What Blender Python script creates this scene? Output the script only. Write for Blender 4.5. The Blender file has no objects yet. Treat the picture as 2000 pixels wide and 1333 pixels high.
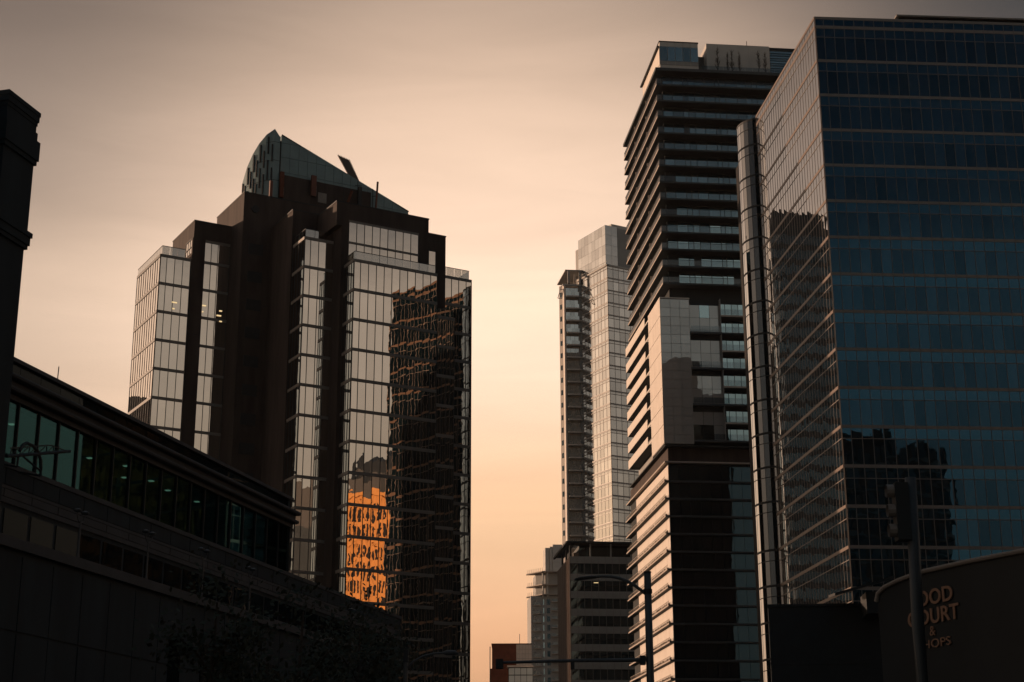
import bpy, bmesh, math, random
from mathutils import Vector, Matrix
R = math.radians
random.seed(7)
sc = bpy.context.scene
col = sc.collection

# ------------------------------------------------------------------ camera
cam_d = bpy.data.cameras.new("camera")
cam = bpy.data.objects.new("camera", cam_d)
col.objects.link(cam)
cam_d.sensor_width = 36.0
cam_d.lens = 36.0 * 3150 / 2000
cam_d.clip_start = 0.1
cam_d.clip_end = 20000
PITCH, ROLL = math.atan((1640 - 666.5) / 3150), R(-0.2)
cam.matrix_world = (Matrix.Translation((0, 0, 1.7)) @ Matrix.Rotation(R(90) + PITCH, 4, 'X')
                    @ Matrix.Rotation(ROLL, 4, 'Z'))
sc.camera = cam

# ------------------------------------------------------------------ light
SUN_AZ, SUN_EL = -64.0, 7.0          # compass-style: 0 = straight ahead (+Y), positive to the right
world = bpy.data.worlds.new("World")
sc.world = world
world.use_nodes = True
wn, wl = world.node_tree.nodes, world.node_tree.links
wn.clear()


def N(nodes, kind, **kw):
    n = nodes.new(kind)
    for k, v in kw.items():
        if k == 'inp':
            for kk, vv in v.items():
                n.inputs[kk].default_value = vv
        else:
            setattr(n, k, v)
    return n


def azv(az, el=0.0):
    a, e = R(az), R(el)
    return (math.sin(a) * math.cos(e), math.cos(a) * math.cos(e), math.sin(e))


out = N(wn, 'ShaderNodeOutputWorld')
bg = N(wn, 'ShaderNodeBackground', inp={'Strength': 1.0})
wl.new(bg.outputs[0], out.inputs[0])
tc = N(wn, 'ShaderNodeTexCoord')
nrm = N(wn, 'ShaderNodeVectorMath', operation='NORMALIZE')
wl.new(tc.outputs['Generated'], nrm.inputs[0])


def wmath(op, a, b=None, clamp=False):
    n = wn.new('ShaderNodeMath')
    n.operation = op
    n.use_clamp = clamp
    for i, v in enumerate((a, b)):
        if v is None:
            continue
        if isinstance(v, (int, float)):
            n.inputs[i].default_value = v
        else:
            wl.new(v, n.inputs[i])
    return n.outputs[0]


def glow(az, el, sigma):
    """Smooth lobe around a direction: exp(k (cos a - 1)), a gaussian in angle."""
    d = N(wn, 'ShaderNodeVectorMath', operation='DOT_PRODUCT')
    wl.new(nrm.outputs[0], d.inputs[0])
    d.inputs[1].default_value = azv(az, el)
    k = 1.0 / (R(sigma) ** 2)
    return wmath('EXPONENT', wmath('MULTIPLY', wmath('SUBTRACT', d.outputs['Value'], 1.0), k))


def wmix(kind, fac, a, b):
    n = wn.new('ShaderNodeMix')
    n.data_type = 'RGBA'
    n.blend_type = kind
    if isinstance(fac, (int, float)):
        n.inputs['Factor'].default_value = fac
    else:
        wl.new(fac, n.inputs['Factor'])
    for key, v in (('A', a), ('B', b)):
        s = [i for i in n.inputs if i.name == key and i.type == 'RGBA'][0]
        if isinstance(v, tuple):
            s.default_value = v
        else:
            wl.new(v, s)
    return [o for o in n.outputs if o.type == 'RGBA'][0]


sep = N(wn, 'ShaderNodeSeparateXYZ')
wl.new(nrm.outputs[0], sep.inputs[0])
# base: hazy evening air, tan near the horizon and slate overhead
def ramp_z(stops):
    ramp = N(wn, 'ShaderNodeValToRGB')
    wl.new(sep.outputs['Z'], ramp.inputs[0])
    cr = ramp.color_ramp
    cr.interpolation = 'EASE'
    cr.elements[0].position, cr.elements[1].position = stops[0][0], stops[-1][0]
    cr.elements[0].color = (*stops[0][1], 1)
    cr.elements[1].color = (*stops[-1][1], 1)
    for p, c in stops[1:-1]:
        cr.elements.new(p).color = (*c, 1)
    return ramp.outputs[0]


low = ramp_z([(0.0, (0.34, 0.21, 0.13)), (0.16, (0.44, 0.315, 0.225)), (0.31, (0.43, 0.325, 0.25)),
              (0.385, (0.14, 0.12, 0.11)), (0.47, (0.038, 0.042, 0.048)), (0.60, (0.045, 0.070, 0.094)), (1.0, (0.050, 0.086, 0.118))])
# away from the sunset the sky loses warmth
back = wmath('MULTIPLY_ADD', sep.outputs['Y'], 0.8)
back.node.inputs[2].default_value = 1.1
back.node.use_clamp = True
cool = wmix('MULTIPLY', 1.0, low, (0.34, 0.62, 0.84, 1))
base = wmix('MIX', back, cool, low)
# the broad sunset glow straight ahead: flat-topped lobe, peach at its foot
d0 = N(wn, 'ShaderNodeVectorMath', operation='DOT_PRODUCT')
wl.new(nrm.outputs[0], d0.inputs[0])
d0.inputs[1].default_value = azv(-0.3, 16.5)
ang = wmath('ARCCOSINE', wmath('MINIMUM', d0.outputs['Value'], 0.999999))
g1 = wmath('EXPONENT', wmath('MULTIPLY', wmath('POWER', wmath('DIVIDE', ang, R(14.3)), 3.3), -1.0))
gcol = ramp_z([(0.0, (0.50, 0.20, 0.05)), (0.10, (0.50, 0.17, 0.03)), (0.19, (0.53, 0.28, 0.12)), (0.29, (0.68, 0.475, 0.335)), (0.40, (0.86, 0.59, 0.41)), (0.60, (0.82, 0.565, 0.40))])
g3 = glow(SUN_AZ + 4, SUN_EL + 8, 25.0)
s2 = wmix('ADD', g1, base, gcol)
s3 = wmix('ADD', g3, s2, (0.47, 0.315, 0.22, 1))
# thin streaks of high cloud
mp = N(wn, 'ShaderNodeMapping', inp={'Scale': (2.2, 2.2, 15.0)})
wl.new(nrm.outputs[0], mp.inputs[0])
ns = N(wn, 'ShaderNodeTexNoise', inp={'Scale': 2.3, 'Detail': 5.0, 'Roughness': 0.55, 'Distortion': 0.6})
wl.new(mp.outputs[0], ns.inputs[0])
st = wmath('MULTIPLY_ADD', ns.outputs[0], 0.28)
st.node.inputs[2].default_value = 0.86
s4 = wmix('MULTIPLY', 1.0, s3, (1, 1, 1, 1))
comb = N(wn, 'ShaderNodeCombineColor')
for i in range(3):
    wl.new(st, comb.inputs[i])
mul_b = [i for i in s4.node.inputs if i.name == 'B' and i.type == 'RGBA'][0]
wl.new(comb.outputs[0], mul_b)
# physical sky, very low sun, adds the large-scale twilight colour
sky = N(wn, 'ShaderNodeTexSky', sky_type='NISHITA', sun_disc=False, sun_elevation=R(SUN_EL),
        sun_rotation=R(SUN_AZ), air_density=1.6, dust_density=4.0)
s5 = wmix('ADD', 0.006, s4, sky.outputs[0])
wl.new(s5, bg.inputs[0])

sun_d = bpy.data.lights.new("sun", 'SUN')
sun_d.energy = 4.2
sun_d.angle = R(0.6)
sun_d.color = (1.0, 0.64, 0.42)
sun = bpy.data.objects.new("sun", sun_d)
col.objects.link(sun)
sun.rotation_euler = Vector(azv(SUN_AZ, SUN_EL)).to_track_quat('Z', 'Y').to_euler()
sun.location = (-80, 60, 90)

vs = sc.view_settings
vs.view_transform = 'Standard'
vs.look = 'None'
vs.exposure = 0.0
vs.gamma = 1.0
vs.use_curve_mapping = False
sc.render.engine = 'CYCLES'
sc.cycles.use_denoising = True
sc.cycles.max_bounces = 8
sc.cycles.glossy_bounces = 5
sc.cycles.diffuse_bounces = 3
sc.cycles.transparent_max_bounces = 12
sc.cycles.volume_bounces = 0
sc.cycles.sample_clamp_indirect = 6.0
sc.cycles.caustics_reflective = False
sc.cycles.caustics_refractive = False


# ------------------------------------------------------------------ materials
MATS = {}


def new_mat(name):
    m = bpy.data.materials.new(name)
    m.use_nodes = True
    m.node_tree.nodes.clear()
    MATS[name] = m
    return m, m.node_tree.nodes, m.node_tree.links


def solid(name, rgb, rough=0.7, var=0.18, scale=0.6, spec=0.3, bump=0.0, metallic=0.0, streak=False):
    """Plain surface with patchy wear: two noises vary the colour and the gloss."""
    m, n, l = new_mat(name)
    o = N(n, 'ShaderNodeOutputMaterial')
    p = N(n, 'ShaderNodeBsdfPrincipled', inp={'Roughness': rough, 'Specular IOR Level': spec, 'Metallic': metallic})
    l.new(p.outputs[0], o.inputs[0])
    t = N(n, 'ShaderNodeTexCoord')
    mp = N(n, 'ShaderNodeMapping', inp={'Scale': (1, 1, 0.15 if streak else 1)})
    l.new(t.outputs['Object'], mp.inputs[0])
    a = N(n, 'ShaderNodeTexNoise', inp={'Scale': scale, 'Detail': 6.0, 'Roughness': 0.6})
    l.new(mp.outputs[0], a.inputs[0])
    r = N(n, 'ShaderNodeValToRGB')
    r.color_ramp.elements[0].position, r.color_ramp.elements[1].position = 0.3, 0.72
    r.color_ramp.elements[0].color = (*[c * (1 - var) for c in rgb], 1)
    r.color_ramp.elements[1].color = (*[min(1, c * (1 + var)) for c in rgb], 1)
    l.new(a.outputs[0], r.inputs[0])
    l.new(r.outputs[0], p.inputs['Base Color'])
    if bump:
        b = N(n, 'ShaderNodeBump', inp={'Strength': bump, 'Distance': 0.02})
        l.new(a.outputs[0], b.inputs['Height'])
        l.new(b.outputs[0], p.inputs['Normal'])
    return m


def coated_glass(name, tint, lo, hi, power=2.0, body=(0.01, 0.012, 0.014), rough=0.004, wave=0.0, vary=0.1):
    """Mirror-coated facade glass: tinted head-on, whiter and stronger at grazing angles, slightly wavy."""
    m, n, l = new_mat(name)
    o = N(n, 'ShaderNodeOutputMaterial')
    lw = N(n, 'ShaderNodeLayerWeight', inp={'Blend': 0.5})
    if power < 0:                                   # strongly coated: colour holds until the view grazes
        pw = N(n, 'ShaderNodeMapRange', interpolation_type='SMOOTHSTEP', inp={'From Min': 0.12, 'From Max': 0.80})
    else:
        pw = N(n, 'ShaderNodeMath', operation='POWER', inp={1: power})
    l.new(lw.outputs['Facing'], pw.inputs[0])
    f = N(n, 'ShaderNodeMapRange', inp={'To Min': lo, 'To Max': hi})
    l.new(pw.outputs[0], f.inputs[0])
    oi = N(n, 'ShaderNodeObjectInfo')
    rv = N(n, 'ShaderNodeMapRange', inp={'To Min': 1 - vary, 'To Max': 1 + vary * 0.5})
    l.new(oi.outputs['Random'], rv.inputs[0])
    fm = N(n, 'ShaderNodeMath', operation='MULTIPLY', use_clamp=True)
    l.new(f.outputs[0], fm.inputs[0])
    l.new(rv.outputs[0], fm.inputs[1])
    cm = N(n, 'ShaderNodeMix', data_type='RGBA')
    l.new(pw.outputs[0], cm.inputs['Factor'])
    ins = [i for i in cm.inputs if i.type == 'RGBA']
    ins[0].default_value = (*tint, 1)
    ins[1].default_value = (0.97, 0.96, 0.95, 1)
    d = N(n, 'ShaderNodeBsdfDiffuse', inp={'Color': (*body, 1)})
    g = N(n, 'ShaderNodeBsdfGlossy', inp={'Roughness': rough})
    l.new([x for x in cm.outputs if x.type == 'RGBA'][0], g.inputs['Color'])
    mx = N(n, 'ShaderNodeMixShader')
    l.new(fm.outputs[0], mx.inputs[0])
    l.new(d.outputs[0], mx.inputs[1])
    l.new(g.outputs[0], mx.inputs[2])
    l.new(mx.outputs[0], o.inputs[0])
    if wave:
        t = N(n, 'ShaderNodeTexCoord')
        ad = N(n, 'ShaderNodeVectorMath', operation='ADD')
        l.new(t.outputs['Object'], ad.inputs[0])
        sca = N(n, 'ShaderNodeVectorMath', operation='SCALE', inp={0: (37, 91, 53)})
        l.new(oi.outputs['Random'], sca.inputs['Scale'])
        l.new(sca.outputs[0], ad.inputs[1])
        no = N(n, 'ShaderNodeTexNoise', inp={'Scale': 0.75, 'Detail': 1.5})
        l.new(ad.outputs[0], no.inputs[0])
        b = N(n, 'ShaderNodeBump', inp={'Strength': 1.0, 'Distance': wave})
        l.new(no.outputs[0], b.inputs['Height'])
        l.new(b.outputs[0], g.inputs['Normal'])
    return m


def clear_glass(name, tint, clear, gloss=(0.9, 0.9, 0.9)):
    m, n, l = new_mat(name)
    o = N(n, 'ShaderNodeOutputMaterial')
    tr = N(n, 'ShaderNodeBsdfTransparent', inp={'Color': (*tint, 1)})
    g = N(n, 'ShaderNodeBsdfGlossy', inp={'Roughness': 0.01, 'Color': (*gloss, 1)})
    lw = N(n, 'ShaderNodeLayerWeight', inp={'Blend': 0.5})
    pw = N(n, 'ShaderNodeMath', operation='POWER', inp={1: 2.5})
    l.new(lw.outputs['Facing'], pw.inputs[0])
    f = N(n, 'ShaderNodeMapRange', inp={'To Min': 1 - clear, 'To Max': 0.95})
    l.new(pw.outputs[0], f.inputs[0])
    mx = N(n, 'ShaderNodeMixShader')
    l.new(f.outputs[0], mx.inputs[0])
    l.new(tr.outputs[0], mx.inputs[1])
    l.new(g.outputs[0], mx.inputs[2])
    l.new(mx.outputs[0], o.inputs[0])
    return m


def lamp_mat(name, rgb, s):
    m, n, l = new_mat(name)
    o = N(n, 'ShaderNodeOutputMaterial')
    e = N(n, 'ShaderNodeEmission', inp={'Color': (*rgb, 1), 'Strength': s})
    l.new(e.outputs[0], o.inputs[0])
    return m


solid('brick', (0.050, 0.037, 0.033), 0.85, 0.45, 0.7, bump=0.3, streak=True)
solid('brick_red', (0.13, 0.042, 0.024), 0.85, 0.25, 0.9)
solid('bronze_metal', (0.20, 0.175, 0.155), 0.45, 0.12, 0.8, 0.5)
solid('dark_metal', (0.018, 0.023, 0.027), 0.55, 0.2, 0.9, 0.3)
solid('dark_core', (0.012, 0.012, 0.013), 0.9, 0.1)
solid('copper_band', (0.13, 0.085, 0.06), 0.42, 0.12, 0.9, 0.5)
solid('steel_line', (0.17, 0.14, 0.12), 0.4, 0.1, 0.9, 0.5)
solid('teal_panel', (0.15, 0.235, 0.25), 0.3, 0.16, 0.5, 0.5)
solid('antenna_red', (0.13, 0.045, 0.03), 0.6, 0.15)
solid('white_panel', (0.66, 0.60, 0.54), 0.6, 0.05, 0.5)
solid('pale_panel', (0.50, 0.48, 0.45), 0.6, 0.08, 0.4)
solid('grey_panel', (0.30, 0.30, 0.29), 0.55, 0.1, 0.4)
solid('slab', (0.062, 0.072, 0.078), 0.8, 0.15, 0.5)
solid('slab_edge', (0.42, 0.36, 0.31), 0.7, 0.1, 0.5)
solid('soffit', (0.030, 0.036, 0.040), 0.85, 0.15, 0.5)
solid('stone_dark', (0.026, 0.036, 0.043), 0.85, 0.25, 0.7, bump=0.4, streak=True)
solid('cornice_stone', (0.06, 0.064, 0.070), 0.75, 0.2, 0.6)
solid('concrete', (0.30, 0.29, 0.28), 0.8, 0.15, 0.4, streak=True)
solid('asphalt', (0.05, 0.05, 0.052), 0.9, 0.25, 1.5)
solid('paving', (0.06, 0.06, 0.06), 0.85, 0.15, 1.0)
solid('road_paint', (0.7, 0.7, 0.66), 0.7, 0.1, 1.0)
solid('pole_paint', (0.055, 0.06, 0.065), 0.5, 0.2, 1.2, 0.5)
solid('sandstone', (0.50, 0.235, 0.07), 0.85, 0.12, 0.5)
solid('sign_copper', (0.30, 0.175, 0.12), 0.4, 0.1, 2.0, 0.5)
solid('bark', (0.05, 0.04, 0.032), 0.9, 0.3, 4.0)
solid('leaf', (0.022, 0.030, 0.018), 0.7, 0.3, 3.0)
coated_glass('bronze_glass', (1.0, 0.89, 0.79), 0.92, 0.98, 1.6, wave=0.0032)
coated_glass('blue_glass', (0.085, 0.215, 0.34), 0.30, 0.99, -1, (0.004, 0.010, 0.014), wave=0.005, vary=0.3)
coated_glass('wing_glass', (0.13, 0.16, 0.19), 0.42, 0.95, -1, (0.006, 0.01, 0.012), wave=0.004)
coated_glass('blue_spandrel', (0.095, 0.255, 0.40), 0.36, 0.99, -1, (0.004, 0.014, 0.02), wave=0.006)
coated_glass('teal_glass', (0.50, 0.66, 0.70), 0.80, 0.9, 1.8, (0.012, 0.02, 0.024), wave=0.004, vary=0.35)
coated_glass('grey_glass', (0.80, 0.82, 0.82), 0.30, 0.92, 1.8, (0.40, 0.39, 0.37), wave=0.004, vary=0.2)
coated_glass('pale_glass', (0.86, 0.88, 0.88), 0.58, 0.95, 1.3, (0.26, 0.265, 0.26), wave=0.005, vary=0.3)
coated_glass('dark_glass', (0.22, 0.36, 0.45), 0.16, 0.6, 2.2, (0.008, 0.012, 0.016), wave=0.003, vary=0.3)
coated_glass('black_glass', (0.05, 0.10, 0.12), 0.06, 0.12, 2.0, (0.006, 0.009, 0.011), wave=0.003)
clear_glass('balustrade', (0.66, 0.63, 0.58), 0.55)
clear_glass('rail_glass', (0.70, 0.74, 0.76), 0.94)
clear_glass('gallery_glass', (0.35, 0.62, 0.62), 0.80, (0.08, 0.20, 0.22))
lamp_mat('office_light', (1.0, 0.72, 0.36), 0.9)
lamp_mat('downlight', (1.0, 0.80, 0.55), 0.7)
lamp_mat('hall_light', (0.75, 0.95, 0.80), 0.45)


# ------------------------------------------------------------------ mesh helpers
class MB:
    def __init__(s):
        s.v, s.f = [], []

    def add(s, vs, fs):
        b = len(s.v)
        s.v += [tuple(v) for v in vs]
        s.f += [tuple(b + i for i in f) for f in fs]
        return s

    def box(s, x0, x1, y0, y1, z0, z1):
        return s.add([(x, y, z) for z in (z0, z1) for y in (y0, y1) for x in (x0, x1)],
                     [(0, 2, 3, 1), (4, 5, 7, 6), (0, 1, 5, 4), (2, 6, 7, 3), (0, 4, 6, 2), (1, 3, 7, 5)])

    def slab(s, p0, p1, n0, n1, z0, z1):
        """Box along the ground line p0->p1; n0,n1 = offsets outward (to the right of the walk)."""
        d = Vector((p1[0] - p0[0], p1[1] - p0[1]))
        d.normalize()
        n = Vector((d.y, -d.x))
        P = [(Vector(p) + n * k) for k in (n0, n1) for p in (p0, p1)]
        return s.add([(q.x, q.y, z) for z in (z0, z1) for q in P],
                     [(0, 1, 3, 2), (4, 6, 7, 5), (0, 4, 5, 1), (2, 3, 7, 6), (0, 2, 6, 4), (1, 5, 7, 3)])

    def prism(s, poly, z0, z1):
        n = len(poly)
        zt = z1 if isinstance(z1, (list, tuple)) else [z1] * n
        zb = z0 if isinstance(z0, (list, tuple)) else [z0] * n
        vs = [(p[0], p[1], b) for p, b in zip(poly, zb)] + [(p[0], p[1], t) for p, t in zip(poly, zt)]
        return s.add(vs, [tuple(range(n))[::-1], tuple(range(n, 2 * n))] +
                     [(i, (i + 1) % n, n + (i + 1) % n, n + i) for i in range(n)])

    def tube(s, pts, r, k=8, cap=True):
        pts = [Vector(p) for p in pts]
        rr = r if isinstance(r, (list, tuple)) else [r] * len(pts)
        b = len(s.v)
        for i, p in enumerate(pts):
            d = (pts[min(i + 1, len(pts) - 1)] - pts[max(i - 1, 0)]).normalized()
            q = d.to_track_quat('Z', 'Y')
            for j in range(k):
                a = 2 * math.pi * j / k
                s.v.append(tuple(p + q @ Vector((math.cos(a) * rr[i], math.sin(a) * rr[i], 0))))
        for i in range(len(pts) - 1):
            for j in range(k):
                s.f.append((b + i * k + j, b + i * k + (j + 1) % k, b + (i + 1) * k + (j + 1) % k, b + (i + 1) * k + j))
        if cap:
            s.f.append(tuple(b + j for j in range(k))[::-1])
            s.f.append(tuple(b + (len(pts) - 1) * k + j for j in range(k)))
        return s

    def mesh(s, name, smooth=False):
        me = bpy.data.meshes.new(name)
        me.from_pydata(s.v, [], s.f)
        bm = bmesh.new()
        bm.from_mesh(me)
        bmesh.ops.recalc_face_normals(bm, faces=bm.faces)
        bm.to_mesh(me)
        bm.free()
        if smooth:
            for p in me.polygons:
                p.use_smooth = True
        me.update()
        return me

    def build(s, name, mat, parent=None, smooth=False, kind=None, label=None):
        me = s.mesh(name, smooth)
        me.materials.append(MATS[mat])
        return link(name, me, parent, kind, label)


def link(name, me, parent=None, kind=None, label=None):
    o = bpy.data.objects.new(name, me)
    col.objects.link(o)
    if parent is not None:
        o.parent = parent
    if kind:
        o['kind'] = kind
    if label:
        o['label'] = label
    return o


def thing(name, label, cat, loc=(0, 0, 0), az_u=90.0, group=None):
    """Empty at the base; its local x axis points along compass azimuth az_u."""
    o = bpy.data.objects.new(name, None)
    col.objects.link(o)
    o.location = loc
    o.rotation_euler = (0, 0, R(90 - az_u))
    o.empty_display_size = 0.5
    o['label'], o['category'] = label, cat
    if group:
        o['group'] = group
    return o


def tag(o, label, cat, group=None):
    o['label'], o['category'] = label, cat
    if group:
        o['group'] = group
    return o


def struct(o):
    o['kind'] = 'structure'
    return o


PANE_MESH = {}


def pane_mesh(w, h, mat, bulge):
    key = (round(w, 3), round(h, 3), mat, bulge)
    if key in PANE_MESH:
        return PANE_MESH[key]
    nx, nz = 4, 6
    m = MB()
    for k in range(nz + 1):
        for i in range(nx + 1):
            a, c = i / nx, k / nz
            y = -bulge * (1 - (2 * a - 1) ** 2) * (0.35 + 0.65 * (1 - (2 * c - 1) ** 2))
            m.v.append(((a - 0.5) * w, y, (c - 0.5) * h))
    for k in range(nz):
        for i in range(nx):
            q = k * (nx + 1) + i
            m.f.append((q, q + 1, q + nx + 2, q + nx + 1))
    me = bpy.data.meshes.new('pane')
    me.from_pydata(m.v, [], m.f)
    for p in me.polygons:
        p.use_smooth = True
    me.materials.append(MATS[mat])
    me.update()
    PANE_MESH[key] = me
    return me


class Panes:
    """Collects the panes of one building; the largest 300 in view become parts, the rest one part."""

    def __init__(s, parent):
        s.parent, s.items = parent, []

    def add(s, p0, p1, a0, a1, z0, z1, off, mat, bulge=0.0012, jit=0.0035, rank=0.0, name='pane'):
        d = Vector((p1[0] - p0[0], p1[1] - p0[1]))
        d.normalize()
        n = Vector((d.y, -d.x))
        c = Vector(p0) + d * (a0 + a1) / 2 + n * off
        loc = Vector((c.x, c.y, (z0 + z1) / 2))
        rot = (random.gauss(0, jit), 0, math.atan2(d.y, d.x) + random.gauss(0, jit))
        s.items.append((rank, len(s.items), a1 - a0, z1 - z0, loc, rot, mat, bulge, name))

    def build(s, limit=300):
        s.items.sort(key=lambda t: (-t[0], t[1]))
        rest = {}
        cnt = {}
        for rank, _, w, h, loc, rot, mat, bulge, name in s.items:
            me = pane_mesh(w, h, mat, bulge)
            cnt[name] = cnt.get(name, 0) + 1
            if cnt[name] <= limit and rank > 0:
                o = link(name, me, s.parent)
                o.location, o.rotation_euler = loc, rot
            else:
                M = Matrix.Translation(loc) @ Matrix.Rotation(rot[2], 4, 'Z') @ Matrix.Rotation(rot[0], 4, 'X')
                b = rest.setdefault((name, mat), MB())
                b.add([M @ v.co for v in me.vertices], [tuple(p.vertices) for p in me.polygons])
        for (name, mat), b in rest.items():
            me = bpy.data.meshes.new(name)
            me.from_pydata(b.v, [], b.f)
            for p in me.polygons:
                p.use_smooth = True
            me.materials.append(MATS[mat])
            link('glazing', me, s.parent, 'stuff')


def curtain(root, P, p0, p1, cuts, levels, mat, band_mat, mull_mat, band=0.40, zb=0.0, rank=1.0, off=0.05,
            bulge=0.0009, jit=0.0018, mull=0.035, core=True, proud=0.12, splits=None, mats=None, zmin=-1, mull_off=0.1):
    """One glazed face. cuts = distances of the mullions from p0; levels = tops of the bands, going down."""
    L = math.hypot(p1[0] - p0[0], p1[1] - p0[1])
    mm = MB()
    d = Vector((p1[0] - p0[0], p1[1] - p0[1])) / L
    at = lambda a: (p0[0] + d.x * a, p0[1] + d.y * a)
    for i, zt in enumerate(levels):
        b = MB().slab(at(cuts[0] - 0.02), at(cuts[-1] + 0.02), 0.0, proud, zt - band, zt)
        b.build('spandrel_band', band_mat, root)
        zn = levels[i + 1] if i + 1 < len(levels) else zb
        top, bot = zt - band, zn
        if top - bot < 0.3:
            continue
        rows = [(bot, top)]
        if splits:
            s = splits
            rows = [(top - s + 0.04, top), (bot, top - s - 0.04)]
            MB().slab(at(cuts[0]), at(cuts[-1]), 0.0, off + 0.03, top - s - 0.04, top - s + 0.04).build('transom', mull_mat, root)
        for (r0, r1), k in zip(rows, range(2)):
            for a0, a1 in zip(cuts[:-1], cuts[1:]):
                P.add(p0, p1, a0 + mull * 0.5, a1 - mull * 0.5, r0 + 0.01, r1 - 0.01, off,
                      (mats[k] if mats else mat), bulge, jit, rank * (a1 - a0) * (r1 - r0) * (1 if r0 > zmin else 0.01))
    z1, z0 = levels[0], zb
    for a in cuts:
        mm.slab(at(max(a - mull, 0)), at(min(a + mull, L)), 0.0, mull_off, z0, z1 - band)
    mm.build('mullions', mull_mat, root, kind='stuff')


def levels_from(top, step, n):
    return [top - step * i for i in range(n)]


# ------------------------------------------------------------------ ground (below the frame, but there)
struct(MB().box(-900, 900, -500, 1400, -0.6, -0.02).build('ground', 'paving'))
road = struct(MB().box(-9, 11, -400, 900, -0.02, 0.0).build('road', 'asphalt'))
for sx in (-1, 1):
    x0 = -9.3 if sx < 0 else 11.0
    struct(MB().box(x0, x0 + 0.3, -400, 900, -0.02, 0.13).build('kerb', 'concrete'))
    struct(MB().box(-15 if sx < 0 else 11.3, -9.3 if sx < 0 else 17, -400, 900, -0.02, 0.11).build('pavement', 'paving'))
for i in range(40):
    MB().box(0.9, 1.05, 4 + i * 9, 7 + i * 9, 0.0, 0.004).build('lane_marking', 'road_paint', road)

# ------------------------------------------------------------------ brick tower with bronze bays
T = thing('brick_tower', 'dark brown brick tower with bronze glass bays and a teal wedge roof', 'tower', (-20.35, 196.05, 0), 60.4)
P = Panes(T)


def wall(x0, x1, y0, y1, z0, z1, mat='brick', name='wall', cap=True):
    o = MB().box(x0, x1, y0, y1, z0, z1).build(name, mat, T)
    if cap:
        MB().box(x0 - 0.06, x1 + 0.06, y0 - 0.06, y1 + 0.06, z1, z1 + 0.16).build('coping', 'dark_metal', T)
    return o


wall(-9.1, 14.0, 17.4, 28.5, 0, 87.2)                       # main shaft
wall(-14.45, -9.1, 22.4, 31.5, 0, 80.6, cap=False)            # shoulder behind the left bay
wall(-14.55, -12.74, 22.0, 22.4, 0, 81.1, cap=False, name='pier')
wall(-14.45, -9.1, 22.0, 31.5, 81.1, 83.55)
wall(-14.45, -9.1, 25.0, 31.5, 80.6, 81.1, cap=False)
wall(-0.6, 12.15, 2.98, 13.5, 0, 82.25)                         # front shaft
wall(-1.4, -0.6, 2.98, 12.0, 79.0, 82.25)
wall(12.15, 14.77, 2.99, 12.0, 0, 80.2)                         # stepped pier on the right
wall(-4.96, -0.6, 9.5, 17.4, 0, 82.6)
wall(14.77, 16.6, 9.5, 12.0, 0, 76.8, cap=False)
for (x0, x1, y) in ((-9.1, -4.96, 17.4), (-0.6, 0.0, 2.98), (-4.96, -4.64, 9.5), (12.15, 14.77, 2.99), (-14.55, -12.74, 22.0)):
    for k in range(20):
        z = 79.2 - 4 * k
        if x0 == 12.15 and z < 69:
            break
        MB().box(x0, x1, y - 0.012, y, z, z + 0.05).build('joint', 'dark_metal', T)
core = MB()
core.box(0.06, 11.93, 0.06, 2.98, 0, 73.1).box(-4.58, -0.45, 5.69, 9.5, 0, 77.2)
core.box(-18.76, -14.57, 22.37, 32.73, 0, 77.6).box(15.5, 21.98, 9.14, 16, 0, 76.8).box(12.1, 14.6, 0.06, 2.98, 0, 67.3)
core.build('glass_core', 'dark_core', T)
lv = levels_from(73.5, 4.0, 17)
# bay 1 (front)
cuts1 = [0, 0.9, 2.03, 3.15, 4.27, 5.39, 6.52, 7.66, 8.78, 9.91, 11.04, 11.99]
curtain(T, P, (0, 0), (11.99, 0), cuts1, lv, 'bronze_glass', 'bronze_metal', 'dark_metal', zb=6, rank=3, zmin=12)
curtain(T, P, (0, 2.98), (0, 0), [0, 0.75, 1.5, 2.25, 2.98], lv, 'bronze_glass', 'bronze_metal', 'dark_metal', zb=6, rank=0.5)
# bay 2
lv2 = levels_from(77.6, 4.0, 18)
curtain(T, P, (-4.64, 5.63), (-0.46, 5.63), [0, 0.8, 1.94, 3.04, 4.16], lv2, 'bronze_glass', 'bronze_metal', 'dark_metal', zb=6, rank=2.5, zmin=16)
curtain(T, P, (-4.64, 9.5), (-4.64, 5.63), [0, 0.97, 1.94, 2.9, 3.87], lv2, 'bronze_glass', 'bronze_metal', 'dark_metal', zb=6, rank=0.5)
# left bay
lv3 = levels_from(78.0, 4.0, 18)
curtain(T, P, (-18.82, 22.31), (-14.6, 22.31), [0, 0.87, 1.99, 3.12, 4.2], lv3, 'bronze_glass', 'bronze_metal', 'dark_metal', zb=6, rank=2.5, zmin=44)
curtain(T, P, (-18.82, 32.79), (-18.82, 22.31), [i * 10.48 / 10 for i in range(11)], lv3, 'bronze_glass', 'dark_metal', 'dark_metal', zb=6, rank=0.2)  # bands in darker metal: the flank's shade is put into the colour
# right bay, set back
lv4 = levels_from(77.1, 4.0, 18)
curtain(T, P, (15.5, 9.08), (22.04, 9.08), [0, 1.1, 2.22, 3.34, 4.47, 5.64, 6.5], lv4, 'bronze_glass', 'bronze_metal', 'dark_metal', zb=6, rank=2, zmin=12)
# small bay under the stepped pier
lv5 = levels_from(67.7, 4.0, 16)
curtain(T, P, (12.06, 0.02), (14.66, 0.02), [0.02, 0.7, 1.35, 2.0, 2.58], lv5, 'bronze_glass', 'bronze_metal', 'dark_metal', zb=4, rank=1.2, zmin=12)
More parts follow.
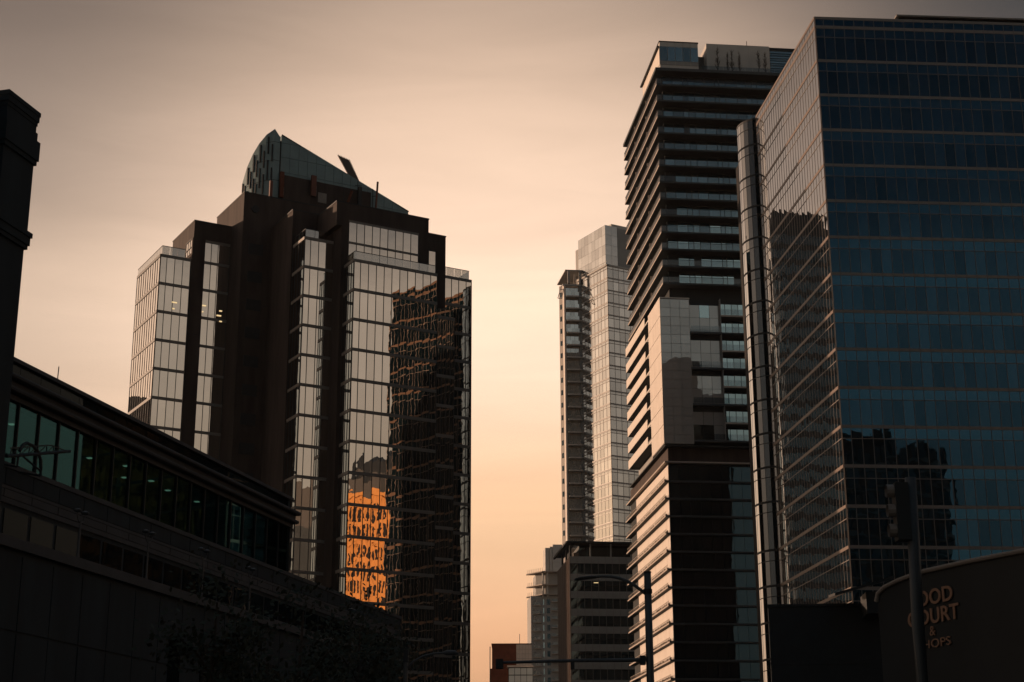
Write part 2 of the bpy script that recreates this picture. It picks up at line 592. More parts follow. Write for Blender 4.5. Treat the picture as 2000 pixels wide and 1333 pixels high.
# slot of windows beside the left pier
MB().box(-12.74, -9.1, 22.25, 22.4, 0, 81.1).build('glass_core', 'dark_core', T)
lv6 = [81.1] + levels_from(78.0, 4.0, 18)
curtain(T, P, (-12.74, 22.25), (-9.1, 22.25), [0, 0.96, 1.92, 3.6], lv6, 'bronze_glass', 'bronze_metal', 'dark_metal', zb=6, rank=2, zmin=40, band=0.38)
curtain(T, P, (-14.45, 25.0), (-14.45, 22.45), [0, 0.85, 1.7, 2.55], [81.1, 79.9], 'bronze_glass', 'dark_metal', 'dark_metal', zb=79.0, rank=0.3, band=0.1)
# window band in the front shaft
curtain(T, P, (0.4, 2.98), (10.6, 2.98), [i * 10.2 / 9 for i in range(10)], [79.95, 76.95], 'bronze_glass', 'bronze_metal', 'dark_metal', zb=74.3, rank=3, band=0.28, splits=None)
curtain(T, P, (12.15, 2.98), (13.25, 2.98), [0.02, 1.08], [77.9], 'bronze_glass', 'dark_metal', 'dark_metal', zb=74.4, rank=3, band=0.15)
# small louvred openings in the shaft
for k in range(16):
    z = 78.4 - 4 * k
    fr = MB().box(-8.15, -6.05, 17.32, 17.42, z - 0.06, z + 1.5).build('vent_frame', 'dark_metal', T)
    lo = MB()
    for j in range(7):
        lo.box(-8.07, -6.13, 17.29, 17.35, z + 0.04 + j * 0.2, z + 0.16 + j * 0.2)
    lo.build('louvre', 'dark_metal', fr, kind='stuff')
MB().tube([(-7.45, 17.44, 85.0), (-7.45, 17.22, 85.0)], 0.55, 16).build('round_vent', 'dark_metal', T)


def balustrade(x0, x1, y, z, h, post=1.15, side=None, mat='balustrade', setback=0.0):
    """Glass parapet along x (front) and, if given, back along y."""
    segs = [((x0, y), (x1, y))]
    if side:
        segs = [((x0, side), (x0, y))] + segs
    for p0, p1 in segs:
        L = math.hypot(p1[0] - p0[0], p1[1] - p0[1])
        n = max(1, round(L / post))
        d = ((p1[0] - p0[0]) / n, (p1[1] - p0[1]) / n)
        for i in range(n):
            q0 = (p0[0] + d[0] * (i + 0.02), p0[1] + d[1] * (i + 0.02))
            q1 = (p0[0] + d[0] * (i + 0.98), p0[1] + d[1] * (i + 0.98))
            MB().slab(q0, q1, -0.02, 0.0, z, z + h).build('parapet_pane', mat, T)
        MB().slab(p0, p1, -0.05, 0.03, z + h, z + h + 0.07).build('parapet_rail', 'dark_metal', T)


balustrade(-18.5, -15.25, 22.85, 78.0, 1.4, side=34.0)
balustrade(0.3, 11.95, 0.5, 73.5, 1.25, side=2.9, mat='balustrade')
balustrade(-4.45, -0.5, 5.95, 77.6, 1.2, side=9.3)
balustrade(16.0, 21.9, 9.6, 77.1, 1.45)
MB().slab((21.9, 9.6), (21.9, 13.5), -0.02, 0.0, 77.1, 78.5).build('parapet_pane', 'balustrade', T)
MB().slab((21.9, 9.6), (21.9, 13.5), -0.05, 0.03, 78.5, 78.57).build('parapet_rail', 'dark_metal', T)
balustrade(12.1, 14.6, 0.3, 67.7, 1.1)
# lit ceiling strips behind two windows
for (x, y, z, w) in ((-16.35, 22.22, 71.3, 0.55), (-16.55, 22.22, 70.4, 0.25), (-12.25, 22.13, 71.5, 0.4), (-12.5, 22.13, 70.6, 0.14),
                     (-9.9, 22.13, 71.1, 0.3), (-10.05, 22.13, 70.4, 0.5), (-9.85, 22.13, 69.6, 0.3)):
    MB().box(x - w, x + w * 0.3, y - 0.015, y, z, z + 0.16).build('ceiling_light', 'office_light', T)
# brick plant room and wedge roof, standing back on the shaft
before = set(T.children)
wall(-4.85, 9.55, 16.0, 22.0, 86.0, 90.3, cap=False, name='plant_room')
for (x, w, z0, z1, m) in ((-4.4, 0.55, 86.6, 90.5, 'brick_red'), (-6.0, 0.4, 86.3, 88.8, 'antenna_red'), (0.4, 0.75, 87.8, 90.9, 'antenna_red'),
                          (7.6, 0.5, 86.6, 90.6, 'dark_metal')):
    MB().box(x - w / 2, x + w / 2, 15.4, 15.75, z0, z1).build('antenna_panel', m, T)
    MB().box(x + w / 2, x + w / 2 + 0.07, 15.55, 16.0, z0 + 0.3, z0 + 1.6).build('antenna_bracket', 'pale_panel', T)
MB().tube([(5.6, 15.8, 87.2), (6.3, 15.5, 89.7)], 0.2, 8).build('antenna_tube', 'brick_red', T)
MB().tube([(5.2, 15.8, 86.6), (5.2, 15.8, 90.2)], 0.06, 6).build('antenna_mast', 'dark_metal', T)
MB().tube([(10.15, 15.6, 87.0), (10.4, 15.6, 92.0)], 0.16, 8).build('antenna_tube', 'antenna_red', T)
ma = MB().tube([(9.7, 15.7, 86.8), (9.7, 15.7, 90.8)], 0.05, 6)
ma.tube([(9.7, 15.7, 87.2), (10.2, 15.6, 87.4)], 0.05, 6).tube([(9.55, 15.7, 89.6), (10.3, 15.6, 89.8)], 0.05, 6)
ma.build('antenna_mast', 'dark_metal', T)
ma = MB().tube([(7.3, 15.7, 90.2), (7.3, 15.7, 91.6)], 0.05, 6).tube([(6.9, 15.7, 90.8), (7.9, 15.7, 90.9)], 0.05, 6)
ma.build('antenna_mast', 'dark_metal', T)
MB().box(1.3, 2.6, 15.94, 16.0, 87.2, 88.7).build('plant_window', 'bronze_metal', T)

# teal wedge roof: a front blade that slopes to the right and a curved blade on the left
WX0, WX1, WZ0, WZ1 = -4.35, 15.9, 96.6, 88.75
wedge = MB()


def wfront(x):                                                    # gently bowed front plan
    a = (x - WX0) / (WX1 - WX0)
    return 16.55 - 0.9 * 4 * a * (1 - a) * 0.25


wz = lambda x: WZ0 + (WZ1 - WZ0) * (x - WX0) / (WX1 - WX0)
xs = [WX0 + (WX1 - WX0) * i / 15 for i in range(16)]
wedge.prism([(x, wfront(x) + 0.12) for x in xs] + [(WX1, 23.5), (WX0, 23.5)],
            86.2, [wz(x) - 0.05 for x in xs] + [wz(WX1) - 0.05, wz(WX0) - 0.05])
wo = wedge.build('wedge_roof', 'teal_panel', T)
rows = [86.25, 88.6, 90.9, 93.2, 95.4, 97.0]
for i in range(15):
    x0, x1 = xs[i] + 0.025, xs[i + 1] - 0.025
    for z0, z1 in zip(rows[:-1], rows[1:]):
        z0, z1 = z0 + 0.025, z1 - 0.025
        t0, t1 = min(z1, wz(x0)), min(z1, wz(x1))
        if t0 - z0 < 0.05:
            continue
        y0, y1 = wfront(x0), wfront(x1)
        if t1 <= z0 + 0.02:
            xe = x0 + (x1 - x0) * (t0 - z0) / max(t0 - wz(x1), 1e-3)
            pts = [(x0, y0, z0), (xe, y0, z0), (x0, y0, t0)]
        elif t1 < z1 and t0 >= z1:
            xe = x0 + (x1 - x0) * (wz(x0) - z1) / (wz(x0) - wz(x1))
            pts = [(x0, y0, z0), (x1, y1, z0), (x1, y1, t1), (xe, y0, z1), (x0, y0, z1)]
        else:
            pts = [(x0, y0, z0), (x1, y1, z0), (x1, y1, t1), (x0, y0, t0)]
        n = len(pts)
        mb = MB().add(pts + [(p[0], p[1] + 0.1, p[2]) for p in pts],
                      [tuple(range(n)), tuple(range(2 * n - 1, n - 1, -1))] + [(i2, (i2 + 1) % n, n + (i2 + 1) % n, n + i2) for i2 in range(n)])
        mb.build('panel', 'teal_panel', wo)
MB().tube([(WX0, 16.5, WZ0), (WX1, 16.5, WZ1)], 0.09, 6).build('ridge_rail', 'dark_metal', wo)
lp = [(-4.75, 15.95), (-5.65, 15.9), (-6.5, 16.9), (-7.15, 18.0), (-7.6, 19.2), (-7.9, 20.5), (-8.0, 22.0)]
lz = [95.9, 97.0, 96.3, 95.2, 93.9, 92.3, 90.2]
lb = MB().prism(lp + [(-4.75, 22.0)], 86.2, lz + [90.2])
lo = lb.build('curved_blade', 'teal_panel', T)
MB().box(-4.72, -4.4, 16.4, 22, 86.2, 95.6).build('roof_slot', 'dark_core', T)
for i in range(1, len(lp)):
    for j in range(2):
        f = (j + 0.5) / 2
        a, b = lp[i - 1], lp[i]
        if i == 1:
            continue
        x, y = a[0] + (b[0] - a[0]) * f, a[1] + (b[1] - a[1]) * f
        zt = lz[i - 1] + (lz[i] - lz[i - 1]) * f
        st = zt - (0.6 if j else 2.2)
        for z0, z1 in ((st - 2.6, st), (st - 6.6, st - 3.6)):
            if z1 > 87.2:
                MB().slab((x, y + 0.0), (x + (a[0] - b[0]) * 0.12, y + (a[1] - b[1]) * 0.12), 0.0, 0.16, max(86.3, z0), z1).build('fin', 'dark_metal', lo)
for z in (89.2, 92.2, 95.0):
    for a, b, za in zip(lp[:-1], lp[1:], lz[1:]):
        if za > z + 0.2:
            MB().slab(b, a, 0.0, 0.03, z, z + 0.05).build('panel_joint', 'dark_metal', lo)
# tilted ribbed screen on the slope
sx, sy, sz = 5.9, 18.0, 92.8
scr = MB()
scr.add([(sx - 0.9, sy, sz + 3.2), (sx + 0.9, sy, sz + 2.8), (sx + 3.1, sy, sz - 1.2), (sx + 1.3, sy, sz - 0.2),
         (sx - 0.9, sy + 0.12, sz + 3.2), (sx + 0.9, sy + 0.12, sz + 2.8), (sx + 3.1, sy + 0.12, sz - 1.2), (sx + 1.3, sy + 0.12, sz - 0.2)],
        [(0, 1, 2, 3), (7, 6, 5, 4), (0, 4, 5, 1), (1, 5, 6, 2), (2, 6, 7, 3), (3, 7, 4, 0)])
so = scr.build('roof_screen', 'brick_red', T)
for i in range(8):
    f = i / 7
    x0, z0 = sx - 0.9 + 1.8 * f, sz + 3.3 - 0.4 * f
    x1, z1 = sx + 1.3 + 1.8 * f, sz - 0.2 - 1.0 * f
    MB().tube([(x0, sy - 0.06, z0), (x1, sy - 0.06, z1)], 0.05, 6).build('rib', 'bronze_metal', so)
for o in set(T.children) - before:
    o.location = Vector(o.location) + Vector((1.14, 3.0, 1.4))
P.build()

# ------------------------------------------------------------------ blue glass office (right)
T = thing('blue_glass_office', 'tall dark blue glass office block with copper floor bands and rounded corner', 'office building', (34.33, 163.44, 0), 86.0)
P = Panes(T)
sl = Vector((-math.sin(R(2.17)), math.cos(R(2.17))))
LL = 26.3
far = (sl.x * LL, sl.y * LL)
ztop = 89.35
lvR = levels_from(ztop, 4.22, 21)
# rounded wing behind the long side
wc, wr = (0.52, 29.3), 3.35
AR = [166, 176, 186, 198, 210, 222, 234, 246]
arc = [(wc[0] + wr * math.cos(R(a)), wc[1] + wr * math.sin(R(a))) for a in AR]
MB().prism([(0.06, 0.06), (25.1, 0.06), (25.1, 40), (far[0] + 0.06, 40), (far[0] + 0.06, far[1])], 0, ztop - 0.42).build('glass_core', 'dark_core', T)
MB().prism([(wc[0] + (wr - 0.06) * math.cos(R(a)), wc[1] + (wr - 0.06) * math.sin(R(a))) for a in AR] +
           [(4, 27), (14, 60), (arc[0][0] + 12, 60)], 0, ztop + 0.4).build('glass_core', 'dark_core', T)
MB().box(0.15, 25.0, 0.25, 24.0, ztop - 0.42, ztop + 0.75).build('roof_parapet', 'blue_spandrel', T)
MB().box(0.0, 25.2, 0.05, 0.45, ztop + 0.72, ztop + 0.95).build('coping', 'bronze_metal', T)
MB().slab(far, (0, 0), -0.4, 0.0, ztop + 0.72, ztop + 0.95).build('coping', 'bronze_metal', T)
MB().box(10.3, 25, 1.6, 12, ztop + 0.9, ztop + 2.2).build('roof_screen', 'dark_glass', T)
MB().box(9.9, 25.2, 1.2, 12.4, ztop + 2.2, ztop + 2.4).build('screen_cap', 'bronze_metal', T)
cR = [0.0, 0.98] + [0.98 + 1.153 * i for i in range(1, 22)]
kw = dict(band=0.34, zb=4, splits=1.12, mats=('blue_spandrel', 'blue_glass'), proud=0.09, mull=0.028)
curtain(T, P, (0, 0), (cR[-1], 0), cR, [ztop + 1.1] + lvR, 'blue_glass', 'bronze_metal', 'steel_line', rank=3, zmin=24, jit=0.003, **kw)
kw2 = dict(kw)
cL = [i * LL / 26 for i in range(27)]
curtain(T, P, far, (0, 0), cL, [ztop + 1.1] + lvR, 'blue_glass', 'copper_band', 'steel_line', rank=-1, jit=0.002, mull_off=0.075, **kw2)
lvW = [ztop + 0.9] + [z + 1.6 for z in lvR[1:13]] + lvR[13:]
kw3 = dict(kw2)
for a0, a1 in zip(arc[:-1], arc[1:]):
    L = math.hypot(a1[0] - a0[0], a1[1] - a0[1])
    curtain(T, P, a0, a1, [0, L], lvW, 'wing_glass', 'dark_metal', 'dark_metal', rank=-1, jit=0.0012, mull_off=0.06, **{**kw3, 'mats': ('wing_glass', 'wing_glass'), 'band': 0.26, 'proud': 0.07, 'mull': 0.02})
P.build()

# ------------------------------------------------------------------ balcony tower (middle right)
T = thing('balcony_tower', 'tall residential tower with stacked dark balconies above a white panelled middle block', 'tower', (25.70, 259.13, 0), 83.83)
P = Panes(T)
FW = 27.0
MB().box(1.5, FW, 2.1, 34, 0, 132).build('core_wall', 'soffit', T)
MB().box(0.1, FW, 1.0, 36, 0, 61.0).build('core_wall', 'soffit', T)
# upper storeys: 13 slabs
winx = [1.5, 3.25, 5.14, 6.08, 7.24, 9.02, 10.98, 11.76, 12.92, 15.03, 16.62, 17.68, 18.63, 20.4, 21.4, 22.5, 24.3]
for k in range(13):
    zb = 129.03 - 3.1 * k
    s = MB().box(0, FW, 0, 33.4, zb, zb + 0.34).build('balcony_slab', 'slab', T)
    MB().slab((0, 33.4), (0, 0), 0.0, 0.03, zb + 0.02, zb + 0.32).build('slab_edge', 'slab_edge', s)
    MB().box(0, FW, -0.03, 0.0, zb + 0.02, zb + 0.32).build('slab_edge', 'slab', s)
    # front rail
    for i in range(18):
        MB().box(0.06 + 1.5 * i, 1.52 + 1.5 * i, 0.08, 0.10, zb + 0.42, zb + 1.36).build('rail_pane', 'rail_glass', T)
    rb = MB().box(0.05, FW, 0.05, 0.13, zb + 1.38, zb + 1.44)
    rb.box(0.05, 0.13, 0.05, 33.3, zb + 1.38, zb + 1.44)
    rb.build('rail', 'dark_metal', T)
    po = MB()
    for i in range(45):
        po.box(0.06, 0.12, 0.4 + i * 0.74, 0.46 + i * 0.74, zb + 0.34, zb + 1.38)
    po.build('rail_posts', 'slab_edge', T, kind='stuff')
    MB().slab((0.1, 33.2), (0.1, 0.1), -0.02, 0.0, zb + 0.42, zb + 1.36).build('rail_pane', 'rail_glass', T)
    # pale end panel beside the corner
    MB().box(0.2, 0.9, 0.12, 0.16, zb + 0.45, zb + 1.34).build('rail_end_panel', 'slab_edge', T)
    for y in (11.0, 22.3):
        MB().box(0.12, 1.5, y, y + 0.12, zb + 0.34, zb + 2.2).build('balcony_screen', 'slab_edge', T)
    for i, (a, b) in enumerate(zip(winx[:-1], winx[1:])):
        if random.random() < 0.05:
            continue
        P.add((0, 2.0), (FW, 2.0), a + 0.06, b - 0.06, zb + 0.40, zb + 2.75, 0.02, 'teal_glass', 0.001, 0.004, 1.0)
    for y in range(2, 33, 2):
        P.add((1.4, 34), (1.4, 2), 34 - y - 1.9, 34 - y - 0.1, zb + 0.4, zb + 2.75, 0.02, 'teal_glass', 0.001, 0.004, -1)
s = MB().box(-0.1, FW, -0.1, 33.4, 131.95, 132.5).build('roof_slab', 'slab', T)
# penthouse
MB().box(1.1, 8.1, 1.55, 18.0, 132.5, 138.4).build('penthouse_wall', 'pale_panel', T)
MB().box(1.0, 8.2, 1.45, 18.1, 138.4, 138.6).build('coping', 'dark_metal', T)
for i in range(5):
    P.add((1.1, 1.5), (8.1, 1.5), 1.4 * i + 0.05, 1.4 * i + 1.35, 134.65, 137.45, 0.06, 'teal_glass', 0.001, 0.003, 2)
    MB().box(1.14 + 1.4 * i, 2.46 + 1.4 * i, 1.47, 1.55, 137.5, 138.36).build('panel', 'pale_panel', T)
    MB().box(1.14 + 1.4 * i, 2.46 + 1.4 * i, 1.47, 1.55, 133.9, 134.58).build('panel', 'grey_panel', T)
for i in range(10):
    MB().slab((1.1, 3.1 + 1.6 * i), (1.1, 1.56 + 1.6 * i), 0.0, 0.08, 134.0, 137.2).build('panel', 'white_panel', T)
MB().slab((1.1, 18.0), (1.1, 1.5), 0.08, 0.5, 137.35, 137.6).build('coping', 'dark_metal', T)
# white plant wall with bare trees in front
for i in range(6):
    for z0, z1 in ((132.5, 136.2), (136.2, 139.3)):
        MB().box(10.0 + 1.95 * i, 11.93 + 1.95 * i, 3.0, 9.0, z0 + 0.01, z1 - 0.01).build('panel', 'pale_panel', T)
MB().box(8.1, 10.0, 5.0, 9.0, 132.5, 137.6).build('core_wall', 'slab', T)
for i in range(9):
    MB().box(21.75, 26.9, 3.0, 3.2, 134.0 + 0.5 * i, 134.36 + 0.5 * i).build('louvre', 'teal_glass', T)
MB().box(21.75, 26.9, 3.2, 9, 132.5, 139.2).build('core_wall', 'soffit', T)
for i in range(14):
    MB().box(8.3 + 1.33 * i, 9.6 + 1.33 * i, 0.2, 0.22, 132.55, 133.4).build('rail_pane', 'rail_glass', T)
vent = MB().prism([(17.2, 6), (18.6, 6), (18.6, 7), (17.2, 7)], 139.3, [140.2, 140.9, 140.9, 140.2]).build('roof_vent', 'dark_metal', T)
MB().tube([(18.5, 6.5, 140.0), (18.5, 6.5, 142.0)], 0.06, 6).build('roof_mast', 'dark_metal', T)

# white middle block, z 63.7 to 89.2
MB().box(-0.68, 4.3, -0.43, 10.1, 63.9, 89.0).build('core_wall', 'grey_panel', T)
MB().box(1.55, 4.3, 10.1, 34, 63.9, 91.0).build('core_wall', 'soffit', T)
for r in range(16):
    z1 = 89.0 - 1.57 * r
    z0 = z1 - 1.57
    if z0 < 63.8:
        break
    for c in range(3):
        xa = (0.0, 1.72, 3.36)[c]
        xb = (1.72, 3.36, 5.0)[c]
        m = 'grey_glass'
        P.add((-0.75, -0.5), (4.3, -0.5), xa + 0.03, xb - 0.03, z0 + 0.03, z1 - 0.03, 0.0, m, 0.001, 0.0025, 1.5, name='pane')
for c in range(10):                                                   # white cladding on the sunlit flank
    for r in range(8):
        z1 = 89.1 - 3.15 * r
        MB().slab((-0.75, 0.53 + 1.05 * c), (-0.75, -0.44 + 1.05 * c), -0.06, 0.02 + random.uniform(0, 0.012), max(63.75, z1 - 3.06), z1).build('panel', 'white_panel', T)
MB().box(-0.78, 4.35, -0.55, 10.1, 89.1, 89.3).build('coping', 'white_panel', T)
MB().box(-0.6, 15.5, -0.4, 33, 63.5, 63.72).build('soffit_slab', 'soffit', T)
for k in range(8):                                                    # white balcony fronts farther along the flank
    zb = 88.9 - 3.1 * k
    MB().box(-0.6, 2.0, 13.9, 33.2, zb - 0.25, zb).build('balcony_slab', 'slab', T)
    for i in range(13):
        y0 = 13.9 + 1.48 * i
        MB().slab((-0.6, y0 + 1.46), (-0.6, y0), 0.0, 0.07, zb - 0.28, zb + 1.32).build('balcony_front', 'white_panel', T)
    MB().slab((-0.55, 13.9), (-0.55, 10.2), 0.0, 0.05, zb - 0.25, zb + 0.02).build('slab_edge', 'white_panel', T)
    MB().box(1.2, 1.5, 10.2, 33.0, zb - 2.6, zb - 0.3).build('recess_wall', 'grey_panel', T)
    MB().box(-0.1, 0.15, 13.0, 13.3, zb - 2.9, zb - 0.25).build('post', 'pale_panel', T)
# two-storey glazed rooms and balconies right of the white block
for k in range(4):
    zb = 83.4 - 6.25 * k
    MB().box(4.35, 9.7, -0.45, 2.0, zb - 0.35, zb).build('balcony_slab', 'slab', T)
    for c in range(3):
        xa, xb = 4.5 + 1.72 * c, 4.5 + 1.72 * (c + 1)
        for z0, z1 in ((zb + 0.1, zb + 2.75), (zb + 2.8, zb + 5.0)):
            P.add((0, 0.6), (FW, 0.6), xa + 0.03, xb - 0.03, z0, z1, 0.02, 'grey_glass' if random.random() < 0.88 else 'teal_glass', 0.001, 0.003, 1.4)
    for c in range(3):
        MB().box(4.5 + 1.72 * c, 6.18 + 1.72 * c, -0.4, -0.37, zb + 0.1, zb + 1.05).build('rail_pane', 'rail_glass', T)
    MB().box(4.35, 9.7, 0.65, 2.2, zb + 5.0, zb + 5.9).build('core_wall', 'soffit', T)
    for h in (0, 3.1):
        z = zb + h
        MB().box(9.7, 20, -0.35, 2.0, z - 0.3, z).build('balcony_slab', 'slab', T)
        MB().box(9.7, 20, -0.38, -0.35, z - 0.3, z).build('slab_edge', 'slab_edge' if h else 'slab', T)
        for c in range(6):
            MB().box(9.75 + 1.5 * c, 11.2 + 1.5 * c, -0.3, -0.27, z + 0.08, z + 1.05).build('rail_pane', 'rail_glass', T)
            P.add((0, 1.5), (FW, 1.5), 9.8 + 1.15 * c, 10.85 + 1.15 * c, z + 0.1, z + 2.5, 0.02, 'teal_glass', 0.001, 0.004, 0.9)
    MB().box(9.65, 9.75, -0.3, 1.5, zb - 0.3, zb + 6.0).build('partition', 'grey_panel', T)
MB().box(4.3, 20, 2.0, 12, 63.7, 92).build('core_wall', 'soffit', T)
# low block: shaded glass front, white ribbed walls on the sunlit flank
MB().box(0.1, FW, 0.9, 36, 60.9, 63.6).build('recess_wall', 'brick', T)
MB().box(-0.65, FW, 0.2, 36.6, 60.85, 61.1).build('ledge', 'slab_edge', T)
for k in range(20):
    zb = 57.9 - 2.9 * k
    s = MB().box(-0.75, FW, 0.3, 36.8, zb - 0.28, zb).build('floor_slab', 'slab', T)
    MB().slab((-0.75, 36.8), (-0.75, 0.3), 0.0, 0.03, zb - 0.27, zb - 0.02).build('slab_edge', 'slab_edge', s)
    if zb > 12:
        for i in range(20):
            y0 = 0.6 + 1.45 * i
            MB().slab((0.02, y0 + 1.43), (0.02, y0), 0.0, 0.06 + random.uniform(0, 0.02), zb, zb + 2.6).build('panel', 'white_panel', T)
        rl = MB()
        for i in range(60):
            y0 = 0.5 + i * 0.6
            rl.box(-0.70, -0.66, y0, y0 + 0.05, zb, zb + 0.55)
        rl.box(-0.71, -0.64, 0.4, 36.5, zb + 0.55, zb + 0.6)
        rl.build('rail_posts', 'slab_edge', T, kind='stuff')
        pl = MB()  # low uneven dark blocks in a row behind the rail
        for i in range(150):
            y = random.uniform(0.5, 33)
            h = random.uniform(0.1, 0.5)
            pl.box(-0.5, -0.4, y, y + random.uniform(0.05, 0.25), zb + 0.02, zb + h)
        pl.build('rough_strip', 'bark', T, kind='stuff')
        for i in range(9):
            P.add((0, 0.9), (FW, 0.9), 0.1 + 1.75 * i, 1.8 + 1.75 * i, zb + 0.05, zb + 2.55, 0.02, 'dark_glass', 0.001, 0.003, 0.5)
P.build()


# bare poplars on the balcony tower's roof garden
def bare_tree(x, y, z, h, sp, label):
    m = Matrix.Translation((25.70, 259.13, 0)) @ Matrix.Rotation(R(90 - 83.83), 4, 'Z')
    p = m @ Vector((x, y, z))
    o = thing('poplar_tree', label, 'tree', p, 83.83, 'bare poplars on the roof garden')
    MB().tube([(0, 0, 0), (0.03, 0, h * 0.5), (0, 0, h)], [0.07, 0.05, 0.015], 6).build('trunk', 'bark', o)
    tw = MB()
    for i in range(46):
        t = random.uniform(0.12, 0.9)
        a = random.uniform(0, 6.28)
        L = sp * (1.1 - t) * random.uniform(0.5, 1.1)
        b = Vector((0, 0, h * t))
        e = b + Vector((math.cos(a) * L, math.sin(a) * L, L * random.uniform(1.6, 2.8)))
        mid = b.lerp(e, 0.5) + Vector((math.cos(a) * 0.1, math.sin(a) * 0.1, -0.05))
        tw.tube([b, mid, e], [0.03, 0.022, 0.008], 4)
        for q in range(2):
            e2 = mid + Vector((random.gauss(0, 0.2), random.gauss(0, 0.2), random.uniform(0.3, 0.7)))
            tw.tube([mid, e2], [0.016, 0.006], 3)
    tw.build('crown', 'bark', o)


for i, (x, h, sp, lb) in enumerate(((11.6, 5.4, 0.62, 'widest bare poplar, leftmost in front of the pale roof wall'),
                                    (13.4, 4.6, 0.3, 'thinnest bare poplar, second from the left on the roof garden'),
                                    (14.2, 5.2, 0.5, 'bare poplar in the middle of the left roof garden clump'),
                                    (15.6, 4.8, 0.36, 'narrow bare poplar ending the left clump on the roof garden'),
                                    (19.1, 5.2, 0.5, 'taller bare poplar of the pair by the roof louvres'),
                                    (20.3, 4.9, 0.52, 'shorter bare poplar nearest the roof louvres'))):
    bare_tree(x, 1.4, 132.5, h * 0.98, sp, lb)

# ------------------------------------------------------------------ far pale tower
T = thing('pale_tower', 'hazy pale glass apartment tower with a column of small balconies', 'tower', (22.155, 352.3, 0), 60.4)
P = Panes(T)
FS = 3.01
MB().prism([(0.05, 0.05), (14, 0.05), (14, 18), (0.05, 18)], 0, 128.4).build('core_wall', 'pale_panel', T)
lvF = levels_from(128.95, FS, 22)
for (p0, p1, cuts) in (((0, 0), (11.2, 0), [i * 1.5 for i in range(8)]), ((0, 11.5), (0, 0), [0, 1.5, 2.95, 4.35, 5.75, 7.15, 8.6, 10.05, 11.5])):
    for z in lvF:
        MB().slab(p0, p1, 0.0, 0.1, z - 0.32, z).build('spandrel_band', 'pale_panel', T)
        MB().slab(p0, p1, 0.0, 0.13, z - 0.92, z - 0.84).build('transom', 'copper_band', T)
        MB().slab(p0, p1, 0.0, 0.12, z - 0.06, z + 0.02).build('transom', 'copper_band', T)
        for a, b in zip(cuts[:-1], cuts[1:]):
            P.add(p0, p1, a + 0.04, b - 0.04, z - FS + 0.02, z - 0.94, 0.05, 'pale_glass', 0.001, 0.003, 1.0)
        for a, b in zip(cuts[:-1], cuts[1:]):
            P.add(p0, p1, a + 0.04, b - 0.04, z - 0.83, z - 0.33, 0.05, 'pale_glass', 0.001, 0.003, -1)
    m = MB()
    d = Vector((p1[0] - p0[0], p1[1] - p0[1])).normalized()
    for c in cuts:
        m.slab((p0[0] + d.x * c - d.x * 0.04, p0[1] + d.y * c - d.y * 0.04), (p0[0] + d.x * c + d.x * 0.04, p0[1] + d.y * c + d.y * 0.04), 0.0, 0.09, 62, 128.9)
    m.build('mullions', 'grey_panel', T, kind='stuff')
MB().slab((-0.3, 13), (-0.3, -0.3), -0.6, 0.0, 128.75, 129.1).build('roof_ledge', 'pale_panel', T)
MB().slab((-0.3, -0.3), (12, -0.3), -0.6, 0.0, 128.75, 129.1).build('roof_ledge', 'pale_panel', T)
m = MB()
for i in range(12):
    m.box(-0.25, -0.2, 0.2 + i, 0.25 + i, 129.1, 129.8)
m.box(-0.26, -0.19, -0.2, 12, 129.75, 129.82)
m.build('roof_rail', 'grey_panel', T, kind='stuff')
# panelled crown
for (p0, p1, n, zt0, zt1) in (((0.27, 13.0), (-0.73 + 1.0, 1.0), 8, 140.2, 139.0), ((0.27, 1.0), (3.6, 1.0), 2, 139.0, 139.1)):
    d = ((p1[0] - p0[0]) / n, (p1[1] - p0[1]) / n)
    for i in range(n):
        a = (p0[0] + d[0] * (i + 0.015), p0[1] + d[1] * (i + 0.015))
        b = (p0[0] + d[0] * (i + 0.985), p0[1] + d[1] * (i + 0.985))
        for z0, z1 in ((129.1, 131.9), (131.95, 134.4), (134.45, 136.9), (136.95, 139.3)):
            MB().slab(a, b, -0.3, 0.0 + random.uniform(0, 0.02), z0, z1).build('panel', 'pale_glass', T)
MB().box(0.35, 9, 1.3, 13, 128.4, 139.2).build('crown_core', 'grey_panel', T)
MB().box(3.6, 9, 3.4, 12, 128.4, 141.0).build('crown_core', 'pale_panel', T)
MB().box(1.4, 5, 13.1, 16, 128.4, 137.9).build('crown_core', 'grey_panel', T)
